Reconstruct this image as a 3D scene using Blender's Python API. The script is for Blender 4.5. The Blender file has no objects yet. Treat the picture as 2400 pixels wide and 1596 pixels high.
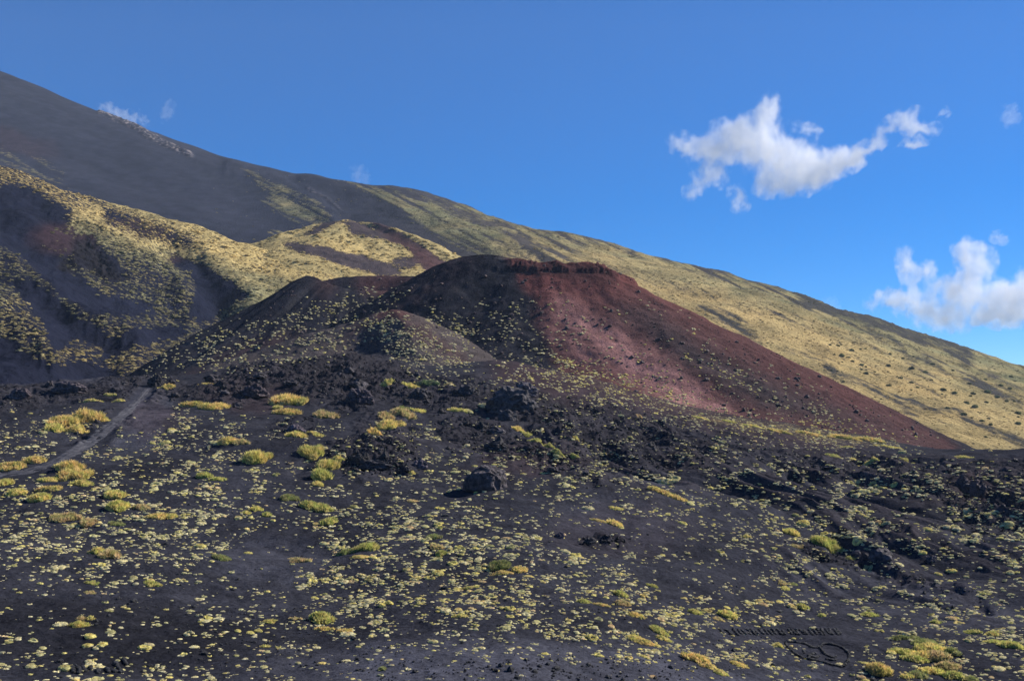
import bpy, math, random
import numpy as np

# ------------------------------------------------------------------ camera, sky, sun
S = bpy.context.scene
C = bpy.context.scene.collection
F = 2573.0            # focal length in photo pixels (photo is 2400 wide)
HZ = 1000.0           # row of the horizon in the photo
SUN_AZ, SUN_EL = math.radians(64), math.radians(34)   # azimuth to the right of the view (+Y)
cam_d = bpy.data.cameras.new("camera")
cam_d.sensor_width = 36.0
cam_d.lens = 36.0 * F / 2400.0
cam_d.shift_y = (HZ - 798.0) / 2400.0
cam_d.clip_start = 0.5
cam_d.clip_end = 60000.0
cam = bpy.data.objects.new("camera", cam_d)
cam.rotation_euler = (math.pi / 2, 0, 0)
C.objects.link(cam)
S.camera = cam

W = bpy.data.worlds.new("World")
S.world = W
W.use_nodes = True
wn = W.node_tree.nodes
bgn = wn["Background"]
sky = wn.new("ShaderNodeTexSky")
sky.sky_type = 'NISHITA'
sky.sun_disc = False
sky.sun_elevation = SUN_EL
sky.sun_rotation = SUN_AZ
sky.altitude = 3000.0
sky.air_density = 1.0
sky.dust_density = 0.0
sky.ozone_density = 6.0
hs = wn.new("ShaderNodeHueSaturation")
hs.inputs["Hue"].default_value = 0.506
hs.inputs["Saturation"].default_value = 1.32
W.node_tree.links.new(sky.outputs[0], hs.inputs["Color"])
W.node_tree.links.new(hs.outputs[0], bgn.inputs[0])
bgn.inputs[1].default_value = 0.074

sun_d = bpy.data.lights.new("sun", 'SUN')
sun_d.energy = 5.0
sun_d.angle = math.radians(0.6)
sun_d.color = (1.0, 0.93, 0.82)
sun = bpy.data.objects.new("sun", sun_d)
sun.rotation_euler = (math.pi / 2 - SUN_EL, 0, math.pi - SUN_AZ)
sun.location = (200, 100, 300)
C.objects.link(sun)

S.view_settings.view_transform = 'Standard'
S.view_settings.look = 'None'
S.view_settings.exposure = 0.86
S.view_settings.gamma = 1.0
S.render.engine = 'CYCLES'
S.cycles.use_denoising = True
S.cycles.max_bounces = 24
S.cycles.diffuse_bounces = 2
S.cycles.volume_bounces = 24
S.cycles.transparent_max_bounces = 8
S.cycles.volume_step_rate = 0.6
S.cycles.volume_max_steps = 96

rng = np.random.default_rng(7)
random.seed(7)

# ------------------------------------------------------------------ helpers: noise
def _h(ix, iy, s):
    h = (ix.astype(np.int64) * 374761393 + iy.astype(np.int64) * 668265263 + s * 1442695041) & 0xFFFFFFFF
    h = ((h ^ (h >> 13)) * 1274126177) & 0xFFFFFFFF
    return ((h ^ (h >> 16)) & 0xFFFF).astype(np.float32) * (2 * math.pi / 65536.0)

def pn(x, y, s=0):
    x = np.asarray(x, dtype=np.float64); y = np.asarray(y, dtype=np.float64)
    ix = np.floor(x); iy = np.floor(y)
    fx = (x - ix).astype(np.float32); fy = (y - iy).astype(np.float32)
    u = fx * fx * fx * (fx * (fx * 6 - 15) + 10); v = fy * fy * fy * (fy * (fy * 6 - 15) + 10)
    def g(a, b):
        t = _h(ix + a, iy + b, s)
        return np.cos(t) * (fx - a) + np.sin(t) * (fy - b)
    g00, g10, g01, g11 = g(0, 0), g(1, 0), g(0, 1), g(1, 1)
    a = g00 + u * (g10 - g00); b = g01 + u * (g11 - g01)
    return (a + v * (b - a)) * 1.5

def fbm(x, y, o=4, s=0, gain=0.5):
    r = 0; a = 1.0; t = 0
    for k in range(o):
        r = r + a * pn(x * 2.03 ** k, y * 2.03 ** k, s + k * 17)
        t += a; a *= gain
    return r / t

def ridged(x, y, o=4, s=0, gain=0.55):
    r = 0; a = 1.0; t = 0
    for k in range(o):
        r = r + a * (1 - 2.2 * np.abs(pn(x * 2.1 ** k, y * 2.1 ** k, s + k * 31)))
        t += a; a *= gain
    return r / t

def sstep(a, b, x):
    t = np.clip((x - a) / (b - a), 0, 1)
    return t * t * (3 - 2 * t)

def smax(a, b, k):
    h = np.clip(0.5 + 0.5 * (a - b) / k, 0, 1)
    return b + (a - b) * h + k * h * (1 - h)

# ------------------------------------------------------------------ helpers: ground cover maps (which patch of ground carries what)
MX0, MX1, MY0, MY1, MS = -400, 2800, 100, 1720, 4
_mx = np.arange(MX0, MX1, MS) + MS / 2
_my = np.arange(MY0, MY1, MS) + MS / 2
GX, GY = np.meshgrid(_mx, _my)

def blur(a, px):
    n = max(1, int(px / MS))
    for _ in range(2):
        for ax in (0, 1):
            p = np.pad(a, [(n, n) if i == ax else (0, 0) for i in (0, 1)], mode='edge')
            c = np.cumsum(p, axis=ax)
            c = np.insert(c, 0, 0, axis=ax)
            L = 2 * n + 1
            a = (np.take(c, range(L, c.shape[ax]), axis=ax) - np.take(c, range(0, c.shape[ax] - L), axis=ax)) / L
    return a

def in_poly(pts, X, Y):
    ins = np.zeros(X.shape, bool)
    n = len(pts)
    for i in range(n):
        x0, y0 = pts[i]; x1, y1 = pts[(i + 1) % n]
        if y0 == y1: continue
        c = ((Y < y0) != (Y < y1)) & (X < (x1 - x0) * (Y - y0) / (y1 - y0) + x0)
        ins ^= c
    return ins

def poly(m, pts, val, soft=10, mode='set'):
    k = in_poly(pts, GX, GY).astype(float)
    if soft: k = blur(k, soft)
    m[:] = m * (1 - k) + val * k

def ell(m, cx, cy, rx, ry, val, soft=None, rot=0):
    c, s = math.cos(math.radians(rot)), math.sin(math.radians(rot))
    dx, dy = GX - cx, GY - cy
    q = np.sqrt(((dx * c + dy * s) / rx) ** 2 + ((-dx * s + dy * c) / ry) ** 2)
    k = 1 - sstep(0.6, 1.25, q)
    m[:] = m * (1 - k) + val * k

def line(m, pts, w, val):
    k = np.zeros(m.shape)
    for (x0, y0), (x1, y1) in zip(pts[:-1], pts[1:]):
        dx, dy = x1 - x0, y1 - y0
        t = np.clip(((GX - x0) * dx + (GY - y0) * dy) / (dx * dx + dy * dy), 0, 1)
        d = np.hypot(GX - x0 - t * dx, GY - y0 - t * dy)
        k = np.maximum(k, 1 - sstep(0.5 * w, 1.2 * w, d))
    m[:] = m * (1 - k) + val * k

def samp(m, x, y, warp=0.0, s=0):
    if warp:
        wx = fbm(x / 60, y / 60, 4, s + 3) * warp; wy = fbm(x / 60, y / 60, 4, s + 9) * warp
        x = x + wx; y = y + wy * 0.6
    fx = np.clip((x - MX0) / MS - 0.5, 0, m.shape[1] - 1.001); fy = np.clip((y - MY0) / MS - 0.5, 0, m.shape[0] - 1.001)
    ix = fx.astype(int); iy = fy.astype(int); fx = fx - ix; fy = fy - iy
    return (m[iy, ix] * (1 - fx) + m[iy, ix + 1] * fx) * (1 - fy) + (m[iy + 1, ix] * (1 - fx) + m[iy + 1, ix + 1] * fx) * fy

def newmap(v=0.0): return np.full(GX.shape, float(v))

# ------------------------------------------------------------------ terrain profiles: column -> [(row, distance)...]
def profile(cols, us, Ds, smooth=6):
    ks = sorted(cols)
    lz = []
    for k in ks:
        p = sorted(cols[k], key=lambda t: t[1])
        d = np.array([t[1] for t in p], float)
        z = np.array([(HZ - t[0]) / F * t[1] for t in p])
        lz.append(np.interp(np.log(Ds), np.log(d), z))
    lz = np.array(lz)                    # (ncol, nD)
    Z = np.empty((len(Ds), len(us)))
    for i in range(len(Ds)):
        Z[i] = np.interp(us, ks, lz[:, i])
    def sm(a, n, ax):
        if n < 1: return a
        p = np.pad(a, [(n, n) if i == ax else (0, 0) for i in (0, 1)], mode='edge')
        c = np.insert(np.cumsum(p, axis=ax), 0, 0, axis=ax); L = 2 * n + 1
        return (np.take(c, range(L, c.shape[ax]), axis=ax) - np.take(c, range(0, c.shape[ax] - L), axis=ax)) / L
    nu = int(40 / (us[1] - us[0]))
    for _ in range(2):
        Z = sm(Z, nu, 1); Z = sm(Z, smooth, 0)
    return Z

class Layer:
    """a landform: heights on a fan of rows, with the lookups that seat things on it"""
    def __init__(s, us, Ds, Z):
        s.us, s.Ds, s.Z = us, Ds, Z
        s.lD = np.log(Ds)
        s.PY = HZ - F * Z / Ds[:, None]
        s.vis = np.minimum.accumulate(s.PY, axis=0)
    def z(s, x, y):
        u = 1200 + F * x / y
        fu = np.clip((u - s.us[0]) / (s.us[1] - s.us[0]), 0, len(s.us) - 1.001)
        fd = np.clip(np.interp(np.log(y), s.lD, np.arange(len(s.Ds))), 0, len(s.Ds) - 1.001)
        iu = fu.astype(int); idd = fd.astype(int); fu = fu - iu; fd = fd - idd
        Z = s.Z
        return (Z[idd, iu] * (1 - fu) + Z[idd, iu + 1] * fu) * (1 - fd) + (Z[idd + 1, iu] * (1 - fu) + Z[idd + 1, iu + 1] * fu) * fd
    def hit(s, px, py):
        iu = np.clip(np.round((px - s.us[0]) / (s.us[1] - s.us[0])).astype(int), 0, len(s.us) - 1)
        out = np.full(px.shape, np.inf)
        for c in np.unique(iu):
            k = np.nonzero(iu == c)[0]
            v = -s.vis[:, c]
            j = np.searchsorted(v, -py[k])
            ok = (j < len(v)) & (j > 0)
            jj = np.clip(j, 1, len(v) - 1)
            a = v[jj - 1]; b = v[jj]
            t = np.where(b > a, (-py[k] - a) / np.maximum(b - a, 1e-9), 0)
            D = s.Ds[jj - 1] + (s.Ds[jj] - s.Ds[jj - 1]) * np.clip(t, 0, 1)
            out[k] = np.where(ok, D, np.inf)
        out[(px < s.us[0]) | (px > s.us[-1])] = np.inf
        return out

def tag(o, label=None, cat=None, group=None, kind=None):
    if label: o['label'] = label
    if cat: o['category'] = cat
    if group: o['group'] = group
    if kind: o['kind'] = kind
    return o

def mesh_from(name, verts, faces_flat, nper, mat, cols=None, smooth=True, link=True):
    me = bpy.data.meshes.new(name)
    nv = len(verts); nf = len(faces_flat) // nper
    me.vertices.add(nv); me.vertices.foreach_set("co", np.asarray(verts, np.float32).ravel())
    me.loops.add(nf * nper); me.loops.foreach_set("vertex_index", np.asarray(faces_flat, np.int32).ravel())
    me.polygons.add(nf)
    me.polygons.foreach_set("loop_start", np.arange(0, nf * nper, nper, dtype=np.int32))
    me.polygons.foreach_set("loop_total", np.full(nf, nper, np.int32))
    me.polygons.foreach_set("use_smooth", np.full(nf, smooth, bool))
    for k, v in (cols or {}).items():
        a = me.color_attributes.new(k, 'FLOAT_COLOR', 'POINT')
        v = np.asarray(v, np.float32)
        if v.shape[1] == 3: v = np.concatenate([v, np.ones((len(v), 1), np.float32)], 1)
        a.data.foreach_set("color", v.ravel())
    me.update(calc_edges=True)
    me.materials.append(mat)
    if not link: return me
    o = bpy.data.objects.new(name, me)
    C.objects.link(o)
    return o

def grid_faces(nr, nc, keep=None):
    i = np.arange(nr - 1)[:, None] * nc + np.arange(nc - 1)[None, :]
    q = np.stack([i, i + 1, i + nc + 1, i + nc], -1)
    if keep is not None: q = q[keep]
    return q.reshape(-1)

# ------------------------------------------------------------------ materials
def lk(nt, a, b): nt.links.new(a, b)

def terrain_mat(name, sc_fine, sc_veg, bump_d, gain=1.0, veg_k=1.1, sharp=0.12, speck=0.35):
    m = bpy.data.materials.new(name); m.use_nodes = True
    nt = m.node_tree; n = nt.nodes; n.clear()
    out = n.new("ShaderNodeOutputMaterial"); b = n.new("ShaderNodeBsdfPrincipled")
    b.inputs["Roughness"].default_value = 0.95
    b.inputs["Specular IOR Level"].default_value = 0.0
    lk(nt, b.outputs[0], out.inputs[0])
    tc = n.new("ShaderNodeTexCoord")
    ca = n.new("ShaderNodeAttribute"); ca.attribute_name = "bare"
    cv = n.new("ShaderNodeAttribute"); cv.attribute_name = "veg"
    def noise(sc, det, rough=0.6):
        t = n.new("ShaderNodeTexNoise"); t.inputs["Scale"].default_value = sc
        t.inputs["Detail"].default_value = det; t.inputs["Roughness"].default_value = rough
        lk(nt, tc.outputs["Object"], t.inputs["Vector"]); return t
    def math_(op, a, c=None, clamp=False):
        t = n.new("ShaderNodeMath"); t.operation = op; t.use_clamp = clamp
        for i, v in enumerate((a, c)):
            if v is None: continue
            if isinstance(v, (int, float)): t.inputs[i].default_value = v
            else: lk(nt, v, t.inputs[i])
        return t.outputs[0]
    def mr(v, a, c, d, e):
        t = n.new("ShaderNodeMapRange"); t.inputs[1].default_value = a; t.inputs[2].default_value = c
        t.inputs[3].default_value = d; t.inputs[4].default_value = e
        lk(nt, v, t.inputs[0]); return t.outputs[0]
    n1 = noise(sc_fine, 9, 0.7)
    n2 = noise(sc_fine * 0.13, 5, 0.6)
    nv = noise(sc_veg, 6, 0.65)
    nc = noise(sc_veg * 0.17, 5, 0.6)
    # bare ash: fine grain and broad tone
    g = math_('MULTIPLY', mr(n1.outputs[0], 0.3, 0.7, 1 - speck, 1 + speck), mr(n2.outputs[0], 0.3, 0.7, 0.82, 1.18))
    mixb = n.new("ShaderNodeVectorMath"); mixb.operation = 'SCALE'
    lk(nt, ca.outputs["Color"], mixb.inputs[0]); lk(nt, math_('MULTIPLY', g, gain), mixb.inputs["Scale"])
    g2 = math_('MULTIPLY', mr(n1.outputs[0], 0.3, 0.7, 0.55, 1.4), mr(nc.outputs[0], 0.35, 0.65, 0.72, 1.22))
    mixv = n.new("ShaderNodeVectorMath"); mixv.operation = 'SCALE'
    lk(nt, cv.outputs["Color"], mixv.inputs[0]); lk(nt, g2, mixv.inputs["Scale"])
    # cover: attribute alpha pushed through noise
    t = math_('ADD', cv.outputs["Alpha"], math_('MULTIPLY', math_('SUBTRACT', nv.outputs[0], 0.5), veg_k))
    cov = mr(t, 0.5 - sharp, 0.5 + sharp, 0, 1)
    mx = n.new("ShaderNodeMix"); mx.data_type = 'RGBA'
    lk(nt, cov, mx.inputs[0]); lk(nt, mixb.outputs[0], mx.inputs[6]); lk(nt, mixv.outputs[0], mx.inputs[7])
    lk(nt, mx.outputs[2], b.inputs["Base Color"])
    bp = n.new("ShaderNodeBump"); bp.inputs["Distance"].default_value = bump_d; bp.inputs["Strength"].default_value = 0.9
    h = math_('ADD', n1.outputs[0], math_('MULTIPLY', cov, mr(nv.outputs[0], 0.3, 0.8, 0.2, 1.0)))
    lk(nt, h, bp.inputs["Height"]); lk(nt, bp.outputs[0], b.inputs["Normal"])
    return m

def plant_mat(name, transl=0.3):
    m = bpy.data.materials.new(name); m.use_nodes = True
    nt = m.node_tree; n = nt.nodes; n.clear()
    out = n.new("ShaderNodeOutputMaterial")
    at = n.new("ShaderNodeAttribute"); at.attribute_name = "Col"
    oi = n.new("ShaderNodeObjectInfo")
    tc = n.new("ShaderNodeTexCoord"); nz = n.new("ShaderNodeTexNoise"); nz.inputs["Scale"].default_value = 2.2
    lk(nt, tc.outputs["Object"], nz.inputs["Vector"])
    mr = n.new("ShaderNodeMapRange"); mr.inputs[1].default_value = .3; mr.inputs[2].default_value = .7; mr.inputs[3].default_value = .8; mr.inputs[4].default_value = 1.2
    lk(nt, nz.outputs[0], mr.inputs[0])
    v = n.new("ShaderNodeVectorMath"); v.operation = 'MULTIPLY'
    lk(nt, at.outputs["Color"], v.inputs[0]); lk(nt, oi.outputs["Color"], v.inputs[1])
    v2 = n.new("ShaderNodeVectorMath"); v2.operation = 'SCALE'
    lk(nt, v.outputs[0], v2.inputs[0]); lk(nt, mr.outputs[0], v2.inputs["Scale"])
    d = n.new("ShaderNodeBsdfDiffuse"); t = n.new("ShaderNodeBsdfTranslucent"); mx = n.new("ShaderNodeMixShader")
    mx.inputs[0].default_value = transl
    lk(nt, v2.outputs[0], d.inputs[0]); lk(nt, v2.outputs[0], t.inputs[0])
    lk(nt, d.outputs[0], mx.inputs[1]); lk(nt, t.outputs[0], mx.inputs[2]); lk(nt, mx.outputs[0], out.inputs[0])
    return m

def rock_mat(name, col, col2, sc=1.5):
    m = bpy.data.materials.new(name); m.use_nodes = True
    nt = m.node_tree; n = nt.nodes; b = n["Principled BSDF"]
    b.inputs["Roughness"].default_value = 0.75; b.inputs["Specular IOR Level"].default_value = 0.2
    tc = n.new("ShaderNodeTexCoord")
    a = n.new("ShaderNodeTexNoise"); a.inputs["Scale"].default_value = sc; a.inputs["Detail"].default_value = 8; a.inputs["Roughness"].default_value = .7
    lk(nt, tc.outputs["Object"], a.inputs["Vector"])
    r = n.new("ShaderNodeValToRGB"); r.color_ramp.elements[0].position = .35; r.color_ramp.elements[1].position = .68
    r.color_ramp.elements[0].color = (*col, 1); r.color_ramp.elements[1].color = (*col2, 1)
    lk(nt, a.outputs[0], r.inputs[0])
    oi = n.new("ShaderNodeObjectInfo"); v = n.new("ShaderNodeVectorMath"); v.operation = 'MULTIPLY'
    lk(nt, r.outputs[0], v.inputs[0]); lk(nt, oi.outputs["Color"], v.inputs[1]); lk(nt, v.outputs[0], b.inputs["Base Color"])
    bp = n.new("ShaderNodeBump"); bp.inputs["Distance"].default_value = 0.4; bp.inputs["Strength"].default_value = 1
    a2 = n.new("ShaderNodeTexNoise"); a2.inputs["Scale"].default_value = sc * 3; a2.inputs["Detail"].default_value = 8; a2.inputs["Roughness"].default_value = .75
    lk(nt, tc.outputs["Object"], a2.inputs["Vector"]); lk(nt, a2.outputs[0], bp.inputs["Height"]); lk(nt, bp.outputs[0], b.inputs["Normal"])
    return m

M_GROUND = terrain_mat("ash_ground", 3.0, 1.2, 0.14, speck=0.5)
M_CONE = terrain_mat("scoria", 1.6, 0.9, 0.4, speck=0.5)
M_HILL = terrain_mat("hill_cover", 0.9, 0.42, 0.7, speck=0.2, veg_k=1.3, sharp=0.06)
M_MOUNT = terrain_mat("mountain_cover", 0.5, 0.14, 1.2, speck=0.12, veg_k=1.2, sharp=0.2)
M_PLANT = plant_mat("cushion_leaves", 0.3)
M_GRASS = plant_mat("dry_grass", 0.35)
M_SHRUB = plant_mat("shrub_leaves", 0.2)
M_ROCK = rock_mat("lava_rock", (0.014, 0.013, 0.016), (0.10, 0.092, 0.098))
M_STONE = rock_mat("lava_stone", (0.02, 0.02, 0.024), (0.09, 0.09, 0.10), 4)

BLACK = np.array([0.028, 0.029, 0.038]); ROCK = np.array([0.028, 0.025, 0.029])
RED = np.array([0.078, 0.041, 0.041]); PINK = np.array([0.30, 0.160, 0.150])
GOLD = np.array([0.46, 0.35, 0.15]); OLIVE = np.array([0.20, 0.19, 0.105]); PALE = np.array([0.42, 0.39, 0.20])

def mixc(a, b, t):
    a = np.asarray(a); b = np.asarray(b)
    return a * (1 - t[..., None]) + b * t[..., None]

# ================================================================== GROUND (near crater wall and plateau)
gus = np.arange(-620, 3021, 2.6)
gDs = np.concatenate([np.exp(np.linspace(math.log(3), math.log(45), 60))[:-1], np.exp(np.linspace(math.log(45), math.log(250), 700))[:-1], np.exp(np.linspace(math.log(250), math.log(560), 170))])
NEAR = [(1000 + .57 * F, 3), (1000 + .55 * F, 12), (1000 + .40 * F, 30)]
G = {
 -700: NEAR + [(1700, 46), (1596, 54), (1400, 72), (1250, 92), (1100, 125), (1010, 158), (930, 205), (925, 240), (960, 300), (960, 560)],
 0:    NEAR + [(1700, 46), (1596, 54), (1400, 73), (1250, 93), (1110, 126), (1010, 158), (930, 200), (905, 222), (925, 260), (940, 330), (935, 560)],
 200:  NEAR + [(1700, 46), (1596, 54), (1400, 73), (1250, 94), (1110, 126), (1010, 160), (930, 200), (893, 230), (905, 270), (915, 330), (915, 560)],
 400:  NEAR + [(1700, 46), (1596, 54), (1400, 74), (1250, 95), (1110, 127), (1010, 162), (930, 202), (882, 238), (888, 280), (895, 330), (900, 560)],
 600:  NEAR + [(1700, 46), (1596, 54), (1400, 75), (1250, 96), (1110, 128), (1010, 163), (930, 200), (862, 245), (856, 290), (875, 340), (880, 560)],
 800:  NEAR + [(1700, 46), (1596, 54), (1400, 75), (1250, 97), (1110, 130), (1010, 165), (930, 200), (848, 248), (836, 280), (850, 340), (860, 560)],
 1000: NEAR + [(1700, 46), (1596, 54), (1400, 74), (1250, 96), (1110, 130), (1010, 168), (935, 205), (875, 245), (855, 290), (845, 340), (845, 560)],
 1200: NEAR + [(1700, 47), (1596, 55), (1400, 75), (1250, 97), (1110, 132), (1020, 168), (950, 200), (895, 235), (862, 275), (842, 310), (842, 560)],
 1400: NEAR + [(1700, 49), (1596, 58), (1400, 79), (1250, 104), (1110, 143), (1040, 170), (975, 205), (930, 240), (903, 270), (885, 310), (880, 560)],
 1600: NEAR + [(1700, 53), (1596, 62), (1400, 85), (1250, 112), (1120, 150), (1030, 188), (1000, 212), (975, 245), (955, 275), (945, 310), (940, 560)],
 1800: NEAR + [(1700, 57), (1596, 66), (1400, 92), (1250, 121), (1130, 160), (1060, 195), (1035, 220), (1010, 250), (985, 285), (980, 320), (980, 560)],
 2000: NEAR + [(1700, 60), (1596, 69), (1400, 96), (1250, 128), (1150, 165), (1085, 200), (1066, 222), (1040, 255), (1012, 290), (1008, 330), (1015, 560)],
 2200: NEAR + [(1700, 61), (1596, 70), (1400, 97), (1250, 130), (1160, 162), (1100, 190), (1075, 222), (1064, 262), (1058, 300), (1056, 400), (1075, 560)],
 2290: NEAR + [(1700, 61), (1596, 70), (1400, 97), (1250, 130), (1160, 162), (1100, 190), (1074, 222), (1052, 248), (1062, 300), (1072, 400), (1095, 560)],
 2360: NEAR + [(1700, 61), (1596, 70), (1400, 97), (1250, 130), (1160, 162), (1095, 190), (1072, 215), (1058, 240), (1066, 300), (1076, 400), (1105, 560)],
 2440: NEAR + [(1700, 61), (1596, 70), (1400, 97), (1250, 130), (1160, 162), (1090, 185), (1058, 212), (1042, 230), (1070, 300), (1080, 400), (1110, 560)],
 3100: NEAR + [(1700, 61), (1596, 70), (1400, 97), (1250, 128), (1150, 162), (1080, 190), (1035, 218), (1060, 300), (1090, 400), (1120, 560)],
}
gZ = profile(G, gus, gDs, smooth=8)
gX = (gus[None, :] - 1200) / F * gDs[:, None]; gY = np.repeat(gDs[:, None], len(gus), 1)
gPY = HZ - F * gZ / gDs[:, None]; gPX = np.repeat(gus[None, :], len(gDs), 0)

# rough lava (K), smooth ash tone (A), gullies
K = newmap(0.08)
poly(K, [(480, 905), (560, 845), (700, 838), (820, 830), (960, 860), (1060, 900), (1010, 960), (900, 930), (870, 960), (760, 945), (640, 900), (560, 950), (470, 950)], 1.0, 12)
poly(K, [(-100, 905), (180, 900), (330, 880), (480, 900), (500, 935), (330, 940), (180, 935), (-100, 985)], 0.75, 10)
poly(K, [(960, 900), (1130, 890), (1330, 940), (1480, 960), (1640, 1000), (1560, 1040), (1330, 1010), (1230, 990), (1130, 960), (990, 960)], 0.75, 14)
poly(K, [(1010, 980), (1120, 960), (1200, 1010), (1330, 1070), (1480, 1140), (1400, 1150), (1220, 1090), (1060, 1060)], 0.7, 14)
poly(K, [(1260, 960), (1420, 980), (1700, 1060), (1700, 1100), (1500, 1110), (1330, 1060)], 0.7, 14)
ell(K, 880, 1075, 120, 45, 0.8); ell(K, 900, 1010, 90, 50, 0.5, rot=-20)
ell(K, 1420, 1265, 70, 10, 0.8); ell(K, 250, 1000, 80, 30, 0.5, rot=-25); ell(K, 690, 1010, 60, 30, 0.5)
poly(K, [(1600, 985), (1900, 1060), (2200, 1090), (2420, 1085), (2420, 1200), (2300, 1240), (2150, 1150), (1900, 1110), (1700, 1060)], 0.55, 12)
ell(K, 2330, 1180, 100, 90, 0.6)
ell(K, 1930, 1300, 90, 14, 0.7, rot=18); ell(K, 2090, 1330, 120, 12, 0.5, rot=25)
Kv = np.clip(samp(K, gPX, gPY, 30, 5), 0, 1)
# gully scarps on the right wall: narrow grooves running down to the right
GU = newmap(0)
for pts, w, a in ([((1590, 1000), (1720, 1035), (1860, 1062), (2000, 1078), (2200, 1092)), 7, 1], [((1850, 1110), (1920, 1135), (1995, 1165)), 7, 1],
                  [((1980, 1110), (2040, 1150)), 6, .8], [((2030, 1235), (2080, 1250), (2125, 1268)), 6, 1], [((1800, 1110), (1840, 1140)), 5, .7],
                  [((1950, 1270), (2030, 1310), (2120, 1350)), 8, .6], [((2250, 1130), (2262, 1175)), 7, 1], [((1235, 1000), (1300, 1050), (1400, 1085)), 9, .7],
                  [((2100, 1120), (2220, 1180)), 7, .5], [((1300, 940), (1420, 975), (1560, 1010)), 8, .7], [((2120, 1340), (2220, 1380), (2320, 1420)), 7, .5],
                  [((1500, 985), (1600, 1030), (1700, 1090)), 6, .5], [((740, 1085), (690, 1110)), 8, .3]):
    line(GU, pts, w, a)
GU = blur(GU, 3)
GUv = samp(GU, gPX, gPY, 16, 8)
# footpath smooths what it crosses
PATH = [(-260, 1150), (-100, 1122), (0, 1112), (60, 1106), (120, 1088), (165, 1064), (200, 1042), (235, 1018), (265, 992), (300, 962), (325, 936), (345, 912)]
PM = newmap(0); line(PM, PATH, 22, 1.0)
Pv = samp(PM, gPX, gPY)
Kv = Kv * (1 - Pv)
gZ0 = gZ.copy()
amp = np.clip((gDs[:, None] - 20) / 60, 0, 1)
gZ = gZ + amp * (fbm(gX / 26, gY / 26, 3, 1) * 1.3 + fbm(gX / 7, gY / 7, 3, 2) * 0.35 * (1 - Pv))
gZ += amp * fbm(gX / 1.6, gY / 1.6, 3, 4) * 0.10 * (1 - .8 * Pv)
gZ += Kv * (ridged(gX / 9, gY / 9, 4, 11) * 1.6 + ridged(gX / 2.6, gY / 2.6, 4, 12) * 0.9 - 0.6)
gZ += amp * fbm(gX / 45, gY / 30, 2, 14) * 2.0 * sstep(60, 100, gDs[:, None]) * (1 - sstep(150, 200, gDs[:, None]))
RIB = newmap(0)      # ribs of old lava running down the right wall
poly(RIB, [(1180, 960), (1500, 985), (1750, 1045), (2450, 1095), (2450, 1330), (2100, 1330), (1700, 1180), (1400, 1160), (1150, 1060)], 1.0, 26)
ell(RIB, 2050, 1360, 300, 60, .6, rot=15); ell(RIB, 950, 1050, 200, 60, .5)
RIBv = samp(RIB, gPX, gPY, 20, 35)
ra = math.radians(20); rx_ = gX * math.cos(ra) + gY * math.sin(ra) + fbm(gX / 25, gY / 25, 2, 36) * 9; ry_ = -gX * math.sin(ra) + gY * math.cos(ra)
ribs = ridged(rx_ / 13, ry_ / 60, 4, 37, .5)
gZ += RIBv * (ribs - .3) * 2.1
gZ -= GUv * 1.3
LG = Layer(gus, gDs, gZ)

RG = newmap(0)      # reddish ash on the ground
poly(RG, [(1130, 840), (1560, 860), (1700, 960), (2100, 1040), (1900, 1050), (1600, 985), (1350, 940), (1150, 890)], 0.45, 20)
ell(RG, 350, 985, 90, 40, 0.15); ell(RG, 600, 930, 120, 40, .25); ell(RG, 1250, 1090, 150, 40, 0.25); ell(RG, 1450, 1250, 200, 60, 0.08); ell(RG, 2280, 1150, 60, 40, .4)
TO = newmap(1.0)    # tone of the ash
ell(TO, 1300, 1560, 620, 75, 1.9, rot=2); ell(TO, 620, 1300, 150, 60, 1.25); ell(TO, 1500, 1210, 220, 90, 1.2); ell(TO, 2100, 1400, 300, 60, 1.15, rot=12)
ell(TO, 200, 1480, 420, 90, 0.68); ell(TO, 1800, 1540, 200, 40, 1.2); ell(TO, 330, 990, 80, 60, 1.7, rot=-50); ell(TO, 110, 900, 200, 16, 1.7)
ell(TO, 2150, 1400, 320, 60, 1.35, rot=12); ell(TO, 640, 1290, 150, 60, 1.5)
poly(TO, [(1550, 1010), (1900, 1080), (2200, 1100), (2420, 1110), (2420, 1250), (2000, 1150), (1650, 1090)], 0.95, 30)
Rv = np.clip(samp(RG, gPX, gPY, 40, 21), 0, 1); Tv = samp(TO, gPX, gPY, 40, 22)
col = mixc(np.broadcast_to(BLACK, gX.shape + (3,)), RED * 0.8, Rv) * Tv[..., None]
col = mixc(col, ROCK, np.clip(Kv, 0, 1) * 0.7)
col = mixc(col, ROCK * 1.5, np.clip(RIBv * sstep(.35, .9, ribs) * .8, 0, 1))
col = col * (1 + 0.45 * fbm(gX / 12, gY / 12, 4, 33) + .3 * fbm(gX / 2, gY / 2, 3, 34))[..., None]
VG = newmap(0)      # thin low growth between the cushions (shader speckle)
poly(VG, [(1230, 845), (1600, 900), (1700, 960), (2150, 1035), (2160, 1060), (1900, 1030), (1600, 985), (1400, 940), (1240, 880)], 0.30, 12)
poly(VG, [(1620, 965), (1900, 1000), (2100, 1035), (2160, 1052), (1950, 1040), (1750, 1012), (1600, 985)], 0.38, 5)
Vv = samp(VG, gPX, gPY, 20, 23)
vcol = mixc(np.broadcast_to(PALE, gX.shape + (3,)), GOLD, sstep(-.3, .5, fbm(gX / 9, gY / 9, 3, 40)))
V3 = np.stack([gX, gY, gZ], -1).reshape(-1, 3)
g_ob = mesh_from("ground", V3, grid_faces(*gX.shape), 4, M_GROUND,
                 {"bare": col.reshape(-1, 3), "veg": np.concatenate([vcol, Vv[..., None]], -1).reshape(-1, 4)})
tag(g_ob, "black volcanic ash slope strewn with cushion plants in the foreground", kind='structure')
del V3, col, vcol

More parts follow.
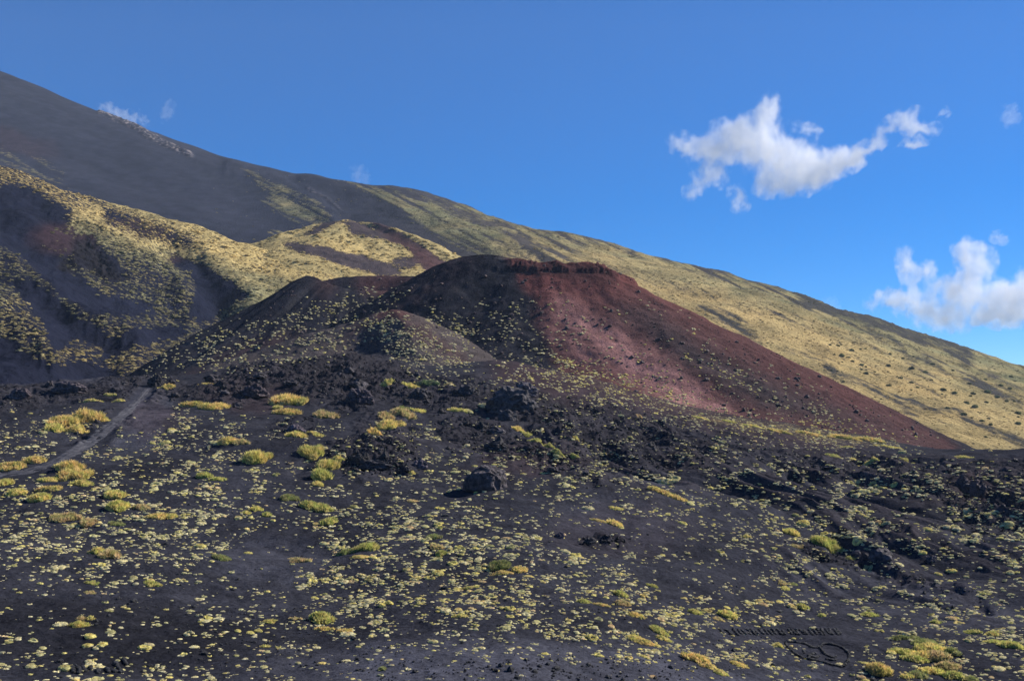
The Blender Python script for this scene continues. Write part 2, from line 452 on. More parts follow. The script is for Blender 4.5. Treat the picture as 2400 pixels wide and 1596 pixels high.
# ------------------------------------------------------------------ footpath
def gz(x, y): return LG.z(np.atleast_1d(np.asarray(x, float)), np.atleast_1d(np.asarray(y, float)))
def base_hit(L, px, py):
    px = np.atleast_1d(np.asarray(px, float)); py = np.atleast_1d(np.asarray(py, float))
    D = L.hit(px, py)
    return (px - 1200) / F * D, D
M_PATH = terrain_mat("path_dust", 6, 2, 0.04)
pp = []
pxs = np.array([p[0] for p in PATH], float); pys = np.array([p[1] for p in PATH], float)
tt = np.linspace(0, 1, len(PATH)); t2 = np.linspace(0, 1, 220)
qx = np.interp(t2, tt, pxs); qy = np.interp(t2, tt, pys)
hx, hy = base_hit(LG, qx, qy)
ok = np.isfinite(hy); hx, hy = hx[ok], hy[ok]
for _ in range(6):
    hx[1:-1] = (hx[:-2] + 2 * hx[1:-1] + hx[2:]) / 4; hy[1:-1] = (hy[:-2] + 2 * hy[1:-1] + hy[2:]) / 4
ds = np.r_[0, np.cumsum(np.hypot(np.diff(hx), np.diff(hy)))]
ss = np.linspace(0, ds[-1], 420); hx = np.interp(ss, ds, hx); hy = np.interp(ss, ds, hy)
tx, ty = np.gradient(hx), np.gradient(hy); tl = np.hypot(tx, ty); nx_, ny_ = -ty / tl, tx / tl
wd = np.interp(ss, [0, ss[-1] * .5, ss[-1]], [1.5, 1.2, 0.6]) * (1 + .3 * fbm(ss / 5, ss * 0, 3, 3))
cr = np.linspace(-1, 1, 13)
PX_ = hx[:, None] + nx_[:, None] * wd[:, None] * cr; PY_ = hy[:, None] + ny_[:, None] * wd[:, None] * cr
PZ_ = LG.z(PX_, PY_) + 0.08 - 0.14 * np.abs(cr) ** 3 + .22 * fbm(PX_ / .9, PY_ / .9, 3, 6) - .05 * np.exp(-((cr - .35) / .18) ** 2) - .05 * np.exp(-((cr + .35) / .18) ** 2)
pcol = np.broadcast_to(np.array([0.074, 0.074, 0.086]), PX_.shape + (3,)) * (1 + .3 * fbm(PX_ / 1.5, PY_ / 1.5, 3, 5))[..., None]
tag(mesh_from("path", np.stack([PX_, PY_, PZ_], -1).reshape(-1, 3), grid_faces(*PX_.shape), 4, M_PATH,
              {"bare": pcol.reshape(-1, 3), "veg": np.zeros((PX_.size, 4))}), "pale grey footpath curving up the ash slope on the left", kind='structure')

# ================================================================== CONES
def polar_layer(name, zf, u0, u1, du, D0, D1, nD, colf, mat, label, vegf=None, ncut=None):
    us = np.arange(u0, u1, du); Ds = np.exp(np.linspace(math.log(D0), math.log(D1), nD))
    X = (us[None, :] - 1200) / F * Ds[:, None]; Y = np.repeat(Ds[:, None], len(us), 1)
    Z, low = zf(X, Y)
    PX = np.repeat(us[None, :], nD, 0); PY = HZ - F * Z / Y
    col = colf(X, Y, Z, PX, PY)
    veg = vegf(X, Y, Z, PX, PY) if vegf else np.zeros(X.shape + (4,))
    keep = None
    if low is not None:
        k = Z > low
        keep = k[:-1, :-1] | k[1:, :-1] | k[:-1, 1:] | k[1:, 1:]
    o = mesh_from(name, np.stack([X, Y, Z], -1).reshape(-1, 3), grid_faces(nD, len(us), keep), 4, mat,
                  {"bare": col.reshape(-1, 3), "veg": veg.reshape(-1, 4)})
    tag(o, label, kind='structure')
    Zs = Z if low is None else np.where(Z > low - .5, Z, -200)
    return Layer(us, Ds, Zs), o

gz_low = lambda X, Y: LG.z(X, np.clip(Y, 4, 559))

# --- the big red and black cone
CX, CY = (1252 - 1200) / F * 400, 400.0
def cone_main(X, Y):
    dx, dy = X - CX, Y - CY
    th = np.arctan2(dy, dx)                       # 0 = right, -pi/2 = toward us
    r = np.hypot(dx, dy * 1.12)
    wob = 1 + 0.05 * np.sin(3 * th + 1) + 0.04 * fbm(np.cos(th) * 2 + 5, np.sin(th) * 2, 3, 77)
    r = r * wob
    left = sstep(1.7, 2.5, np.abs(np.where(th > 0, th - 2 * math.pi, th)) - 0.0) if False else sstep(-0.25, 0.45, -np.cos(th + 0.25))
    rim = 56.0 + 4.5 * left - 2.5 * sstep(.5, 1, np.cos(th))
    rr = 30.0
    slope = 0.515 + 0.09 * left
    z = np.where(r > rr, rim - slope * (r - rr), rim - 0.45 * (rr - r))
    z = z - 1.0 * np.exp(-((r - rr) / 4.0) ** 2)
    # gully between the black lobe and the red flank
    ga = np.exp(-((th + 1.95) / 0.13) ** 2) * sstep(25, 60, r) * (1 - sstep(95, 135, r))
    z -= ga * 2.0
    # flutes down the flanks
    fl = fbm(th * 9, r / 60, 3, 50)
    z += fl * 0.35 * sstep(rr, rr + 20, r)
    z += fbm(X / 3, Y / 3, 3, 51) * 0.35 + fbm(X / 14, Y / 14, 3, 52) * 1.2 * sstep(rr, rr + 15, r)
    # broken lava slabs round the near rim: two ledges with ragged edges
    a = sstep(-2.2, -1.7, th) * (1 - sstep(-0.3, 0.0, th))
    jag = fbm(X / 1.8, Y / 1.8, 3, 60) * 1.0 + fbm(th * 2.2, th * 0, 3, 63) * 3.0
    a = a * (.45 + .75 * sstep(-.3, .35, fbm(th * 2.7, th * 0 + 7, 3, 66)))
    z += a * 1.5 * (1 - sstep(-.35, .35, r - rr - 3.2 - jag)) * sstep(-3, -1, r - rr)
    z += a * 1.8 * sstep(-.5, .1, fbm(th * 8, th * 0 + 3, 2, 64) + .25) * (1 - sstep(-.35, .35, r - rr - 8.6 - jag * 1.2)) * sstep(2.0, 4.5, r - rr)
    z += a * np.exp(-((r - rr - 4) / 6) ** 2) * .5 * ridged(X / 1.6, Y / 1.6, 3, 61)
    low = gz_low(X, Y)
    z = smax(z, low - 1.5, 6.0)
    return z, low - 0.6
RB = newmap(0)     # red share over the cone
poly(RB, [(1190, 600), (1500, 600), (2300, 1080), (1900, 1060), (1500, 940), (1330, 900), (1290, 830), (1262, 760), (1250, 700), (1215, 650)], 1.0, 8)
poly(RB, [(900, 720), (1020, 640), (1090, 600), (1120, 610), (1010, 690), (930, 760)], 0.18, 16)
PB = newmap(0)     # paler, pinker band running down the middle of the flank
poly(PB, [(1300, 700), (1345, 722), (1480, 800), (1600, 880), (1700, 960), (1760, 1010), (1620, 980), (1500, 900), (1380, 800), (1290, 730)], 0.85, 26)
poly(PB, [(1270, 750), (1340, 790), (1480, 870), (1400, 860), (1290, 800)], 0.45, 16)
BB = newmap(0)     # darker bands on the right flank
poly(BB, [(1370, 690), (1500, 720), (1700, 850), (1960, 960), (2250, 1060), (2240, 1068), (1990, 1005), (1780, 950), (1600, 850), (1480, 740)], 0.8, 26)
SK = newmap(0)
poly(SK, [(1200, 610), (1400, 616), (1450, 640), (1440, 672), (1380, 662), (1230, 640)], 0.8, 6)
def col_main(X, Y, Z, PX, PY):
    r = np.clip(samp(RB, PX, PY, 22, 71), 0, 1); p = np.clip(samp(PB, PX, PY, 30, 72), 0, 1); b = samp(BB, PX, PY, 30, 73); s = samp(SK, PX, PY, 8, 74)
    th = np.arctan2(Y - CY, X - CX); rr = np.hypot(X - CX, Y - CY)
    st = .45 * fbm(th * 8 + .8 * fbm(X / 20, Y / 20, 3, 79), rr / 25, 4, 75) + .8 * fbm(X / 7, Y / 7, 4, 78)
    c = mixc(np.broadcast_to(np.array([0.020, 0.021, 0.028]), X.shape + (3,)), np.array([0.05, 0.045, 0.046]), np.clip(sstep(0, .7, st) * .8, 0, 1))
    top = sstep(78, 36, rr) * .8
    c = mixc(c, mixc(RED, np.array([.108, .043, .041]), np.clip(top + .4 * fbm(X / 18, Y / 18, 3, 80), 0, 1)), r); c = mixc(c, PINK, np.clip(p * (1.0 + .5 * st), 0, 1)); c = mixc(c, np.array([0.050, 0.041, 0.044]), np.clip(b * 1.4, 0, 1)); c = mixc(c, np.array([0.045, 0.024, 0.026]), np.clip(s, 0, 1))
    return c * (1 + .35 * st)[..., None]
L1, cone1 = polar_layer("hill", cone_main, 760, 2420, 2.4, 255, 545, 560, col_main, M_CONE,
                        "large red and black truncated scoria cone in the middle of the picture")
# --- the black cone behind it on the left
C2X, C2Y = (835 - 1200) / F * 430, 430.0
def cone_left(X, Y):
    dx, dy = X - C2X, Y - C2Y
    th = np.arctan2(dy, dx); r = np.hypot(dx, dy * 1.05) * (1 + .05 * np.sin(2 * th + .6) + .04 * fbm(np.cos(th) * 2, np.sin(th) * 2, 3, 90))
    rr = 27.0
    near = sstep(0.3, 1.0, np.cos(th + 1.05))           # the rim is breached toward us and to the right
    rim = 59.5 - 2.2 * sstep(.6, 1, -np.cos(th)) - 8.0 * near + 4.5 * np.clip(np.sin(th), 0, 1)
    rim = rim - 3.6 * np.exp(-((np.abs(th) - 2.7) / .55) ** 2)
    slope = 0.60 - .10 * near
    z = np.where(r > rr, rim - slope * (r - rr), rim - 0.5 * (rr - r))
    z -= 1.2 * np.exp(-((r - rr) / 4) ** 2)
    z += fbm(th * 7, r / 60, 3, 91) * 1.6 * sstep(rr - 10, rr + 20, r) + fbm(X / 3, Y / 3, 3, 92) * .25
    z += 3.0 * np.exp(-((th + 2.45) / .13) ** 2) * sstep(rr + 8, rr + 50, r)
    low = gz_low(X, Y)
    return smax(z, low - 1.5, 6.0), low - 0.6
R2 = newmap(0); poly(R2, [(820, 655), (900, 640), (1000, 665), (940, 700), (860, 690)], 0.9, 12); poly(R2, [(740, 640), (790, 640), (780, 700), (740, 690)], .35, 12); ell(R2, 560, 850, 160, 40, .35, rot=-25)
def col_left(X, Y, Z, PX, PY):
    r = np.clip(samp(R2, PX, PY, 20, 93), 0, 1); st = fbm(np.arctan2(Y - C2Y, X - C2X) * 10, np.hypot(X - C2X, Y - C2Y) / 40, 4, 94)
    c = mixc(np.broadcast_to(np.array([0.020, 0.021, 0.029]), X.shape + (3,)), np.array([0.045, 0.042, 0.042]), np.clip(st * 1.2, 0, 1))
    g = sstep(740, 840, PY) * sstep(300, 520, PX) * .8
    c = mixc(c, np.array([.052, .047, .052]), g)
    return mixc(c, RED * 1.0, r) * (1 + .3 * st + .3 * fbm(X / 6, Y / 6, 3, 95))[..., None]
L2, cone2 = polar_layer("hill", cone_left, 260, 1200, 2.4, 290, 545, 420, col_left, M_CONE,
                        "dark ash cone with a shallow breached crater, left of the red cone")
# --- the small brown mound in front of them
C3X, C3Y = (915 - 1200) / F * 335, 335.0
def cone_mound(X, Y):
    dx, dy = X - C3X, Y - C3Y
    # a short curved crest running down to the left and forward
    ux, uy = -0.86, -0.30; L = math.hypot(ux, uy); ux /= L; uy /= L
    t = np.clip(dx * ux + dy * uy, 0, 60); r = np.hypot(dx - t * ux, dy - t * uy)
    z = 35.8 - 0.34 * t - 0.53 * np.sqrt(r * r + 60) + 4.1
    z -= 3.5 * np.exp(-(((dx + 6) / 9) ** 2 + ((dy + 22) / 9) ** 2))
    z += fbm(X / 8, Y / 8, 3, 96) * .8 + fbm(X / 2.5, Y / 2.5, 3, 97) * .25
    low = gz_low(X, Y)
    return smax(z, low - 1.2, 5.0), low - 0.6
R3 = newmap(0); poly(R3, [(800, 800), (860, 740), (915, 720), (990, 760), (1110, 850), (1090, 860), (960, 780), (900, 750), (820, 800)], .55, 14); ell(R3, 915, 738, 50, 12, .9)
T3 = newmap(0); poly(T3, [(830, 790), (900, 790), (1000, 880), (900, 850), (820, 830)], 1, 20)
def col_mound(X, Y, Z, PX, PY):
    r = np.clip(samp(R3, PX, PY, 20, 98), 0, 1); t = samp(T3, PX, PY, 20, 99)
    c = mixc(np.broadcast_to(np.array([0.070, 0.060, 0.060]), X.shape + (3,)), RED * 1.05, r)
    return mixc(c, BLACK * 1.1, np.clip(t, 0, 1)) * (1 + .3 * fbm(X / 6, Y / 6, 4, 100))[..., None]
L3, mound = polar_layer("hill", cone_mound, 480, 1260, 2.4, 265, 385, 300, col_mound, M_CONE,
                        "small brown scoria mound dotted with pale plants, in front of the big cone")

# ================================================================== LEFT HILLS
hus = np.arange(-700, 1300, 3.0); hDs = np.exp(np.linspace(math.log(250), math.log(980), 620))
H = {
 -700: [(1100, 250), (905, 320), (760, 400), (640, 480), (520, 570), (400, 660), (240, 780), (330, 930), (420, 980)],
 -200: [(1100, 250), (905, 310), (770, 400), (660, 480), (560, 570), (450, 660), (340, 780), (420, 930), (500, 980)],
 0:    [(1100, 250), (900, 315), (780, 400), (680, 480), (580, 570), (490, 660), (405, 780), (480, 930), (540, 980)],
 200:  [(1050, 280), (893, 350), (800, 430), (720, 500), (620, 590), (540, 680), (462, 790), (530, 930), (580, 980)],
 400:  [(1050, 300), (880, 400), (800, 490), (720, 570), (620, 660), (550, 740), (514, 800), (580, 930), (620, 980)],
 600:  [(1050, 320), (870, 450), (740, 580), (650, 680), (568, 790), (640, 900), (700, 980)],
 800:  [(1050, 340), (860, 470), (720, 620), (632, 750), (700, 860), (760, 980)],
 900:  [(1050, 340), (860, 470), (760, 600), (665, 720), (740, 860), (800, 980)],
 1300: [(1050, 340), (950, 470), (900, 600), (860, 980)],
}
hZ = profile(H, hus, hDs, smooth=5)
hX = (hus[None, :] - 1200) / F * hDs[:, None]; hY = np.repeat(hDs[:, None], len(hus), 1)
hPX = np.repeat(hus[None, :], len(hDs), 0); hPY = HZ - F * hZ / hY
# spurs and gullies
GH = newmap(0)
line(GH, [(-300, 430), (0, 520), (60, 580), (140, 640), (240, 695), (350, 725), (430, 730)], 34, -1.0)
line(GH, [(-200, 600), (40, 640), (100, 700), (180, 770), (260, 815)], 30, -1.0)
line(GH, [(-200, 770), (40, 840), (120, 880), (240, 895)], 36, -0.8)
line(GH, [(400, 590), (470, 650), (520, 700), (500, 750)], 46, -1.3)
HH = newmap(0)
line(HH, [(0, 415), (90, 450), (160, 495), (280, 560), (400, 620), (450, 690)], 26, 1.0)
line(HH, [(-100, 570), (30, 600), (120, 660), (200, 745), (330, 795)], 22, 0.9)
line(HH, [(-100, 700), (40, 740), (130, 850)], 22, 0.8)
line(HH, [(500, 620), (560, 680), (600, 700)], 22, .8)
GH = blur(GH, 20); HH = blur(HH, 18)
GHv = samp(GH, hPX, hPY, 20, 110) + samp(HH, hPX, hPY, 20, 111)
CL = newmap(0); poly(CL, [(165, 560), (215, 555), (255, 600), (290, 650), (250, 660), (215, 630), (170, 600)], 1, 8); ell(CL, 160, 605, 30, 12, .8); ell(CL, 40, 930, 50, 25, .5)
ell(CL, 360, 540, 70, 28, .5, rot=12)
CLv = np.clip(samp(CL, hPX, hPY, 14, 112), 0, 1)
hZ = hZ + GHv * 6.0 + fbm(hX / 70, hY / 70, 3, 113) * 5 + fbm(hX / 24, hY / 24, 5, 114) * 3.0 + CLv * (ridged(hX / 9, hY / 9, 4, 115) * 3.5 - 3)
hZ += fbm(hX / 5, hY / 5, 3, 116) * .5
hPY = HZ - F * hZ / hY
VH = newmap(0.72)     # how much is grown over
poly(VH, [(-400, 520), (100, 540), (300, 590), (480, 640), (520, 700), (700, 900), (-400, 1000)], 0.5, 30)
poly(VH, [(-400, 300), (170, 300), (260, 480), (150, 500), (60, 470), (-400, 400)], 0.55, 10)
poly(VH, [(-400, 450), (60, 438), (110, 470), (170, 505), (130, 545), (70, 560), (-10, 530), (-400, 520)], 0.0, 10)
poly(VH, [(-10, 500), (60, 560), (130, 600), (160, 640), (230, 690), (330, 715), (360, 730), (230, 735), (190, 715), (140, 690), (110, 640), (40, 590), (-10, 560)], 0.0, 8)
poly(VH, [(395, 598), (440, 610), (520, 650), (580, 690), (560, 700), (470, 755), (450, 740), (470, 680), (440, 640)], 0.0, 6)
poly(VH, [(30, 660), (90, 660), (130, 710), (180, 750), (260, 790), (240, 805), (170, 790), (140, 820), (100, 760), (60, 700)], 0.0, 6)
poly(VH, [(-60, 780), (20, 800), (90, 860), (200, 850), (270, 880), (270, 920), (-60, 930)], 0.02, 10)
poly(VH, [(250, 800), (320, 775), (430, 765), (440, 780), (340, 800), (280, 830), (240, 850)], 0.1, 6)
poly(VH, [(165, 560), (215, 555), (255, 600), (290, 650), (250, 660), (215, 630), (170, 600)], 0.1, 6)
poly(VH, [(80, 520), (170, 540), (240, 600), (150, 610), (70, 590)], 0.3, 8)
poly(VH, [(250, 480), (330, 510), (460, 560), (430, 580), (340, 555), (240, 520)], 0.42, 10)
poly(VH, [(630, 560), (700, 575), (780, 600), (880, 615), (880, 660), (760, 620), (660, 585)], 0.05, 6)
GOH = newmap(0.15)    # golden share
poly(GOH, [(-200, 330), (60, 350), (260, 480), (420, 515), (650, 575), (840, 630), (760, 660), (600, 640), (420, 590), (330, 560), (180, 520), (60, 450), (-200, 400)], 0.95, 16)
poly(GOH, [(520, 560), (680, 590), (820, 640), (700, 660), (570, 620)], 1.0, 10)
ell(GOH, 240, 830, 160, 60, .5); ell(GOH, 60, 750, 80, 60, .45)
def veg_from(VM, GM, PX, PY, X, Y, s, warp=26):
    v = samp(VM, PX, PY, warp, s); g = np.clip(samp(GM, PX, PY, warp, s + 1) + .5 * fbm(X / 30, Y / 30, 4, s + 2), 0, 1)
    c = mixc(np.broadcast_to(OLIVE, X.shape + (3,)), GOLD, g)
    return np.concatenate([c, v[..., None]], -1)
hveg = veg_from(VH * .82, GOH, hPX, hPY, hX, hY, 120, 12)
RH = newmap(0); ell(RH, 150, 560, 90, 40, .5); ell(RH, 330, 540, 80, 25, .4, rot=12); poly(RH, [(640, 565), (880, 610), (880, 650), (760, 610)], .7, 8); ell(RH, 420, 600, 40, 20, .3)
hcol = mixc(np.broadcast_to(np.array([0.012, 0.014, 0.027]), hX.shape + (3,)), RED * .8, np.clip(samp(RH, hPX, hPY, 20, 130), 0, 1))
hcol = mixc(hcol, np.array([0.015, 0.014, 0.018]), CLv) * (1 + .2 * fbm(hX / 25, hY / 25, 3, 131))[..., None]
hill = mesh_from("hills", np.stack([hX, hY, hZ], -1).reshape(-1, 3), grid_faces(*hX.shape), 4, M_HILL, {"bare": hcol.reshape(-1, 3), "veg": hveg.reshape(-1, 4)})
tag(hill, "folded golden grass ridge with dark ash gullies on the left", kind='structure')
LH = Layer(hus, hDs, hZ)

# --- the golden cone farther back, between the ridge and the big cone
C4X, C4Y = (815 - 1200) / F * 880, 880.0
def cone_gold(X, Y):
    dx, dy = X - C4X, Y - C4Y
    th = np.arctan2(dy, dx); r = np.hypot(dx, dy)
    z = 168 - 0.40 * np.sqrt(r * r + 60) - .07 * r * sstep(.3, 1, np.cos(th)) * 0.3
    z += 7 * np.exp(-((th + .55) / .16) ** 2) * sstep(5, 40, r) * (1 - sstep(90, 140, r)) + 4 * np.exp(-((th + 2.6) / .2) ** 2) * sstep(5, 40, r)
    z -= 6 * np.exp(-((th + 1.25) / .3) ** 2) * sstep(20, 70, r)
    z += fbm(X / 25, Y / 25, 4, 140) * 2.5 + fbm(X / 6, Y / 6, 3, 141) * .5
    return z, np.full(X.shape, 60.0)
V4 = newmap(0.8); poly(V4, [(850, 500), (900, 520), (1070, 630), (1000, 640), (960, 590), (880, 530)], 0.12, 7); poly(V4, [(790, 515), (850, 525), (950, 560), (930, 570), (820, 545)], .2, 6)
poly(V4, [(690, 560), (780, 508), (800, 515), (740, 550)], .2, 5); poly(V4, [(640, 560), (860, 600), (960, 640), (900, 650), (700, 590)], 0.15, 6); ell(V4, 950, 615, 40, 16, .3)
G4 = newmap(0.75); poly(G4, [(700, 560), (800, 560), (900, 610), (980, 640), (900, 640), (720, 600)], 1.0, 10)
R4 = newmap(0.25); poly(R4, [(850, 500), (1080, 630), (1000, 640)], .9, 8)
def col_gold(X, Y, Z, PX, PY): return mixc(np.broadcast_to(np.array([0.06, 0.055, 0.06]), X.shape + (3,)), RED, np.clip(samp(R4, PX, PY, 12, 142), 0, 1)) * (1 + .3 * fbm(X / 12, Y / 12, 3, 143))[..., None]
def veg_gold(X, Y, Z, PX, PY): return veg_from(V4, G4, PX, PY, X, Y, 145, 14)
L4, cone4 = polar_layer("hill", cone_gold, 560, 1300, 3, 640, 1100, 240, col_gold, M_HILL,
                        "small golden grass cone at the foot of the mountain, behind the dark ash cone", veg_gold)

# ================================================================== MOUNTAIN
mus = np.arange(-1100, 3700, 4.0); mDs = np.exp(np.linspace(math.log(480), math.log(2600), 620))
Mt = {
 -1100: [(900, 700), (500, 1100), (100, 1500), (-260, 1950), (-200, 2600)],
 -300: [(800, 800), (560, 1100), (300, 1450), (58, 1900), (100, 2600)],
 0:    [(800, 820), (560, 1080), (350, 1400), (165, 1800), (230, 2600)],
 120:  [(800, 830), (580, 1060), (380, 1400), (213, 1780), (280, 2600)],
 240:  [(800, 840), (600, 1050), (410, 1400), (264, 1750), (330, 2600)],
 400:  [(800, 850), (620, 1030), (460, 1350), (324, 1700), (390, 2600)],
 590:  [(800, 860), (640, 1010), (510, 1300), (386, 1640), (450, 2600)],
 790:  [(800, 800), (670, 960), (550, 1200), (424, 1550), (500, 2600)],
 930:  [(820, 740), (690, 900), (570, 1120), (446, 1480), (520, 2600)],
 1050: [(850, 700), (700, 860), (590, 1060), (480, 1400), (550, 2600)],
 1180: [(880, 660), (730, 820), (620, 1000), (519, 1340), (600, 2600)],
 1370: [(920, 620), (780, 760), (660, 950), (561, 1280), (650, 2600)],
 1600: [(980, 590), (850, 720), (730, 900), (613, 1220), (700, 2600)],
 1830: [(1040, 565), (920, 680), (790, 860), (668, 1170), (760, 2600)],
 1900: [(1060, 560), (940, 670), (810, 850), (698, 1160), (780, 2600)],
 2100: [(1110, 545), (1000, 640), (880, 800), (765, 1120), (850, 2600)],
 2250: [(1130, 540), (1030, 620), (920, 780), (812, 1090), (900, 2600)],
 2400: [(1150, 535), (1060, 610), (960, 760), (857, 1060), (940, 2600)],
 2800: [(1230, 520), (1140, 590), (1070, 720), (980, 1000), (1060, 2600)],
 3700: [(1400, 500), (1350, 560), (1300, 700), (1270, 900), (1300, 2600)],
}
for _k in Mt: Mt[_k] = [(1400 if _k > 1500 else 1250, 481)] + Mt[_k]
mZ = profile(Mt, mus, mDs, smooth=6)
mX = (mus[None, :] - 1200) / F * mDs[:, None]; mY = np.repeat(mDs[:, None], len(mus), 1)
mPX = np.repeat(mus[None, :], len(mDs), 0); mPY = HZ - F * mZ / mY
BK = newmap(0)  # dark lava levees: slightly raised walls
for pts, w, a in ([((1830, 705), (1960, 745), (2080, 800), (2200, 860), (2400, 950)), 8, 1], [((1850, 812), (1905, 828), (1940, 865), (2000, 905), (2120, 940), (2220, 965), (2330, 1010), (2420, 1045)), 8, 1],
                  [((1600, 632), (1660, 650), (1800, 700), (1880, 730)), 7, .7], [((1880, 560 + 130), (1960, 735), (2120, 775), (2250, 820), (2270, 840)), 20, .9], [((1640, 720), (1700, 745), (1760, 790), (1790, 820)), 14, .7],
                  [((1150, 500), (1215, 540), (1260, 570), (1300, 605)), 7, .3], [((2280, 870), (2400, 912)), 10, .6], [((1780, 745), (1860, 760)), 6, .3], [((2100, 895), (2200, 930)), 8, .5]):
    line(BK, pts, w, a)
BK = blur(BK, 3)
BKv = np.clip(samp(BK, mPX, mPY, 24, 150), 0, 1)
RS = newmap(0); line(RS, [(240, 264), (300, 290), (350, 320), (400, 342), (440, 362)], 9, 1.0); line(RS, [(720, 452), (770, 470), (800, 490)], 4, .4)
RSv = np.clip(samp(RS, mPX, mPY, 10, 151), 0, 1)
right = sstep(700, 1300, mPX)
mZ = mZ + fbm(mX / 160, mY / 160, 3, 152) * (5 + 4 * right) + fbm(mX / 40, mY / 40, 4, 153) * (0.6 + 2.4 * right) + fbm(mX / 11, mY / 11, 3, 154) * (0.1 + 0.9 * right)
GM_ = newmap(0)
for pts, w, a in ([((540, 395), (640, 430), (740, 480), (790, 510)), 16, 1], [((720, 420), (860, 450), (1000, 500), (1150, 560), (1260, 600)), 18, 1],
                  [((900, 440), (1080, 500), (1200, 560), (1340, 640)), 16, 1]): line(GM_, pts, w, a)
mZ += samp(blur(GM_, 12), mPX, mPY, 18, 155) * 7
mZ += BKv * (1.2 + 2.0 * ridged(mX / 5, mY / 5, 3, 156)) * (.6 + fbm(mX / 40, mY / 40, 2, 158)) + RSv * (1.5 + 4 * ridged(mX / 14, mY / 14, 3, 157))
mPY = HZ - F * mZ / mY
VMt = newmap(0.0)
poly(VMt, [(530, 390), (600, 405), (720, 460), (790, 505), (770, 530), (700, 530), (620, 480), (600, 470), (640, 470), (600, 430)], 0.52, 8)
poly(VMt, [(760, 420), (900, 436), (1100, 480), (1420, 570), (2500, 870), (2500, 1200), (1200, 700), (1060, 612), (1150, 610), (1050, 570), (960, 520), (880, 470), (800, 440)], 0.62, 10)
poly(VMt, [(1400, 570), (1900, 700), (2500, 890), (2500, 1300), (1300, 700)], 0.86, 16)
poly(VMt, [(780, 428), (830, 445), (950, 500), (1010, 550), (1090, 600), (1000, 600), (900, 520), (800, 470), (740, 440)], 0.03, 7)
poly(VMt, [(1180, 540), (1240, 560), (1290, 610), (1340, 640), (1310, 640), (1260, 600), (1215, 580)], 0.1, 6)
poly(VMt, [(-60, 315), (30, 350), (120, 380), (170, 440), (100, 430), (-60, 380)], 0.35, 16)
ell(VMt, 650, 545, 22, 6, .5)
line(VMt, [(900, 440), (1010, 470), (1130, 520), (1200, 530)], 8, .25)
streak = fbm((mPX * .9 + mPY * .43) / 150, (-mPX * .43 + mPY * .9) / 9, 4, 167)
VMv = samp(VMt, mPX, mPY, 22, 160) * (1 - BKv * .7) + np.minimum(streak * .95, .1)
GMt = newmap(0.15)
poly(GMt, [(1180, 560), (1420, 580), (1850, 740), (2500, 960), (2500, 1300), (1200, 700)], 0.62, 30)
poly(GMt, [(1480, 640), (1700, 690), (1900, 770), (2150, 890), (2400, 1000), (2100, 920), (1800, 790), (1550, 690)], 0.9, 24)
gm = np.clip(samp(GMt, mPX, mPY, 40, 161) + .45 * fbm(mX / 60, mY / 30, 4, 162), 0, 1)
mveg = np.concatenate([mixc(np.broadcast_to(np.array([0.18, 0.175, 0.095]), mX.shape + (3,)), np.array([0.42, 0.305, 0.135]), gm), VMv[..., None]], -1)
mcol = mixc(np.broadcast_to(np.array([0.030, 0.033, 0.050]), mX.shape + (3,)), np.array([0.058, 0.052, 0.050]), right)
mcol = mixc(mcol, np.array([0.055, 0.054, 0.050]), BKv * right); mcol = mixc(mcol, np.array([0.24, 0.21, 0.205]), RSv * sstep(0, .4, fbm(mX / 6, mY / 6, 3, 163)))
MR = newmap(0); ell(MR, 20, 330, 120, 30, .25, rot=15)
mcol = mixc(mcol, RED * .9, np.clip(samp(MR, mPX, mPY, 30, 164), 0, 1)) * (1 + .25 * fbm((mPX * .9 + mPY * .43) / 260, (-mPX * .43 + mPY * .9) / 22, 4, 165) + .25 * fbm(mX / 12, mY / 30, 3, 166))[..., None]
mo = mesh_from("mountain", np.stack([mX, mY, mZ], -1).reshape(-1, 3), grid_faces(*mX.shape), 4, M_MOUNT, {"bare": mcol.reshape(-1, 3), "veg": mveg.reshape(-1, 4)})
tag(mo, "huge mountain flank falling from dark ash on the left to golden grass on the right", kind='structure')
LM = Layer(mus, mDs, mZ)

# far land out to the horizon
tn = 60
ta = np.linspace(-30000, 30000, tn); TX, TY = np.meshgrid(ta, ta)
TZ = -160 + 18 * fbm(TX / 6000, TY / 6000, 3, 170) - 0 * TX
far = mesh_from("terrain", np.stack([TX, TY, TZ], -1).reshape(-1, 3), grid_faces(tn, tn), 4, M_MOUNT,
                {"bare": np.broadcast_to(BLACK * 1.3, (tn * tn, 3)), "veg": np.concatenate([np.broadcast_to(OLIVE, (tn * tn, 3)), np.full((tn * tn, 1), .5)], 1)})
tag(far, "low dark land stretching to the horizon beyond the slopes", kind='structure')

LAYERS = {'G': LG, '1': L1, '2': L2, '3': L3, 'H': LH, '4': L4, 'M': LM}
def cast(px, py):
    """nearest ground seen at a photo position: x, y, z, layer index"""
    px = np.atleast_1d(np.asarray(px, float)); py = np.atleast_1d(np.asarray(py, float))
    best = np.full(px.shape, np.inf); who = np.full(px.shape, -1)
    for i, L in enumerate(LAYERS.values()):
        d = L.hit(px, py); k = d < best
        best[k] = d[k]; who[k] = i
    ok = np.isfinite(best)
    D = np.where(ok, best, 100.0); x = (px - 1200) / F * D; z = (HZ - py) / F * D
    return x, D, z, who, ok


# ================================================================== PLANT AND ROCK SHAPES
from mathutils import noise as mn, Vector as MV

